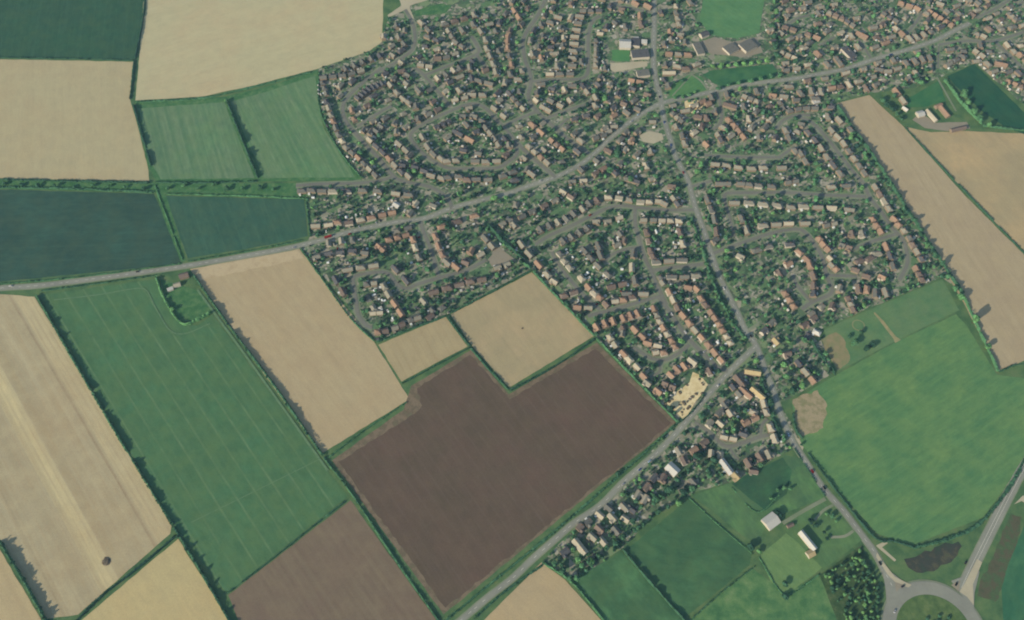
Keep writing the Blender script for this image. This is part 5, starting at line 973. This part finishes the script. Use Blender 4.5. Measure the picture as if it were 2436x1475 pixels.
for reg, px, py, col, lab, side in [('M', 455, 84, 'red', 'red car heading along the south road beside dark pasture', -1), ('M', 567, 240, 'black', 'black car on the south road above the farm track', -1), ('M', 1088, 945, 'black', 'black car approaching the roundabout from the village', 1), ('M', 1888, 938, 'dark grey', 'dark grey car on the right road near the roundabout', -1),
        ('M', 1225, 1392, 'silver', 'silver car on the left side of the roundabout', 1), ('M', 1300, 1160, 'dark grey', 'dark car waiting at the roundabout entry', 1), ('M', 1800, 1140, 'black', 'dark car leaving the roundabout to the right road', 1), ('H', 1472, 1158, 'pale blue', 'pale blue car on the south road near the gateway', 1), ('G', 870, 1245, 'white', 'white car on the shaded south road', 1),
        ('E', 1295, 805, 'dark grey', 'dark grey car nearing the upper crossroads', 1), ('I', 1190, 515, 'blue', 'blue car on the upper right road', 1), ('B', 520, 462, 'red', 'red car on the main road at left end', 1), ('D', 880, 560, 'red', 'red car on the sloping crescent', 1), ('H', 510, 200, 'white', 'white van sized car on middle street end', 1), ('F', 1405, 425, 'white', 'white car on middle street', 1)]:
    x, y = G(*P(reg, [(px, py)])[0]); gp, i = road_gap(x, y); t = RT[i]; a = math.atan2(t[1], t[0])+(math.pi if side < 0 else 0)
    car(x, y, a, col, lab, 'cars on the roads', 1.1, .66)
# the two red buses parked at the left end of the main road
def bus(px, py, label):
    x, y = G(px, py); gp, i = road_gap(x, y); a = math.atan2(RT[i][1], RT[i][0]); o = bpy.data.objects.new('bus', None); COL.objects.link(o); o.location = (x, y, .6); o.rotation_euler = (0, 0, a); tag(o, label, 'bus')
    b = MBk(); b.box(-5.2, 5.2, -1.2, 1.2, .4, 2.9, bottom=True); b.box(-4.9, 4.9, -1.05, 1.05, 2.9, 3.05); mesh_obj('body', b.V, b.F, CM['red'], o)
    g = MBk()
    g.box(-4.9, 4.9, -1.23, 1.23, 1.5, 2.4); mesh_obj('windows', g.V, g.F, M['cglass'], o)
    for wx in (-3.4, 3.4):
        for wy in (-1.1, 1.1): c = bpy.data.objects.new('wheel', WH); COL.objects.link(c); c.parent = o; c.location = (wx, wy, .45); c.scale = (1.4, 1.4, 1.4)
bus(781, 565, 'red bus on the main road at the first houses')
nc = 0; CARP = []
for h in named:
    if rq.random() > .3 or nc >= 60: continue
    b = -(h['W']/2+rq.uniform(3.5, 6)); a = rq.choice((-.38, .38))*h['L']; x = h['x']+math.cos(h['rot'])*a+math.sin(h['rot'])*b; y = h['y']+math.sin(h['rot'])*a-math.cos(h['rot'])*b; px, py = PIX(x, y)
    if not in_village(px, py) or road_gap(x, y)[0] < .5 or (np.hypot(HX[:, 0]-x, HX[:, 1]-y)).min() < 6.3: continue
    if any(math.hypot(x-u, y-v) < 5 for u, v in CARP): continue
    col = rq.choice(list(CARC)); lab = near_label(f'{col.split()[-1]} car', x, y, px, py)
    if lab: car(x, y, h['rot']+math.pi/2*rq.choice((1, -1)), col, lab, 'cars parked on the drives', 1.0, .04); nc += 1; CARP.append((x, y))
rv = random.Random(8)
for pth, nn in ((R1, 9), (R3, 6), (R4, 4), (R2, 2)):
    for _ in range(nn):
        k = rv.randrange(3, len(pth)-3); p = pth[k]; t = pth[k+1]-pth[k-1]; t = t/np.linalg.norm(t); sd = rv.choice((-1, 1)); x, y = p[0]+t[1]*1.6*sd, p[1]-t[0]*1.6*sd; px, py = PIX(x, y)
        if not (0 < px < 2436 and 0 < py < 1475) or any(math.hypot(x-u, y-v) < 14 for u, v in CARP): continue
        col = rv.choice(list(CARC)); lab = near_label(f'{col.split()[-1]} car driving', x, y, px, py)
        if lab: car(x, y, math.atan2(t[1], t[0])+(0 if sd > 0 else math.pi), col, lab, 'cars on the roads', 1.05, .66); CARP.append((x, y))
# rubble heaps of the sandy yard and the dark heap in the stubble
def heap(x, y, r, h, mat, label, group=None, name='rubble_heap'):
    rr = np.random.RandomState(int(abs(x*31+y*17)) % 9999); V = []; F = []; n = 9
    for k, (q, z) in enumerate(((1, -.05), (.78, .45), (.45, .85))):
        for i in range(n): a = 2*math.pi*i/n+.2*k; d = r*q*(.8+.4*rr.rand()); V.append((d*math.cos(a), d*math.sin(a), max(-.05, h*z*(.8+.4*rr.rand())) if k else -.05))
    V.append((0, 0, h))
    for k in range(2):
        for i in range(n): F.append((n*k+i, n*k+(i+1) % n, n*(k+1)+(i+1) % n, n*(k+1)+i))
    for i in range(n): F.append((2*n+i, 2*n+(i+1) % n, 3*n))
    o = mesh_obj(name, V, F, mat); o.location = (x, y, .1); tag(o, label, 'heap', group); return o
M['heapd'] = patch_mat('dark_rubble', [(70,68,62), (104,100,90), (134,128,112)], 2); M['heapl'] = patch_mat('pale_rubble', [(200,194,176), (170,164,148), (226,222,206)], 2)
for reg, pts, n in [('H', [(340,860),(430,780),(520,700)], 9), ('H', [(430,910),(500,860),(590,800),(650,770)], 12), ('H', [(470,970),(560,900)], 5), ('H', [(640,650),(700,700)], 4)]:
    g = [G(*p) for p in P(reg, pts)]
    for q, a in along(g, n)[0]:
        dk = rq.random() < .7; heap(q[0]+rq.uniform(-3, 3), q[1]+rq.uniform(-3, 3), rq.uniform(1.2, 2.6), rq.uniform(.8, 2.0), M['heapd' if dk else 'heapl'], ('dark' if dk else 'pale')+' rubble heap in the sandy yard beside the lower road', ('dark' if dk else 'pale')+' heaps in the sandy yard')
x, y = G(253, 1336); heap(x, y, 5.5, 1.6, M['heapd'], 'dark speckled heap lying in the striped stubble field', name='manure_heap')
x, y = G(1243, 781); heap(x, y, 1.6, .8, M['heapd'], 'tiny dark heap in the square stubble field', name='soil_heap')
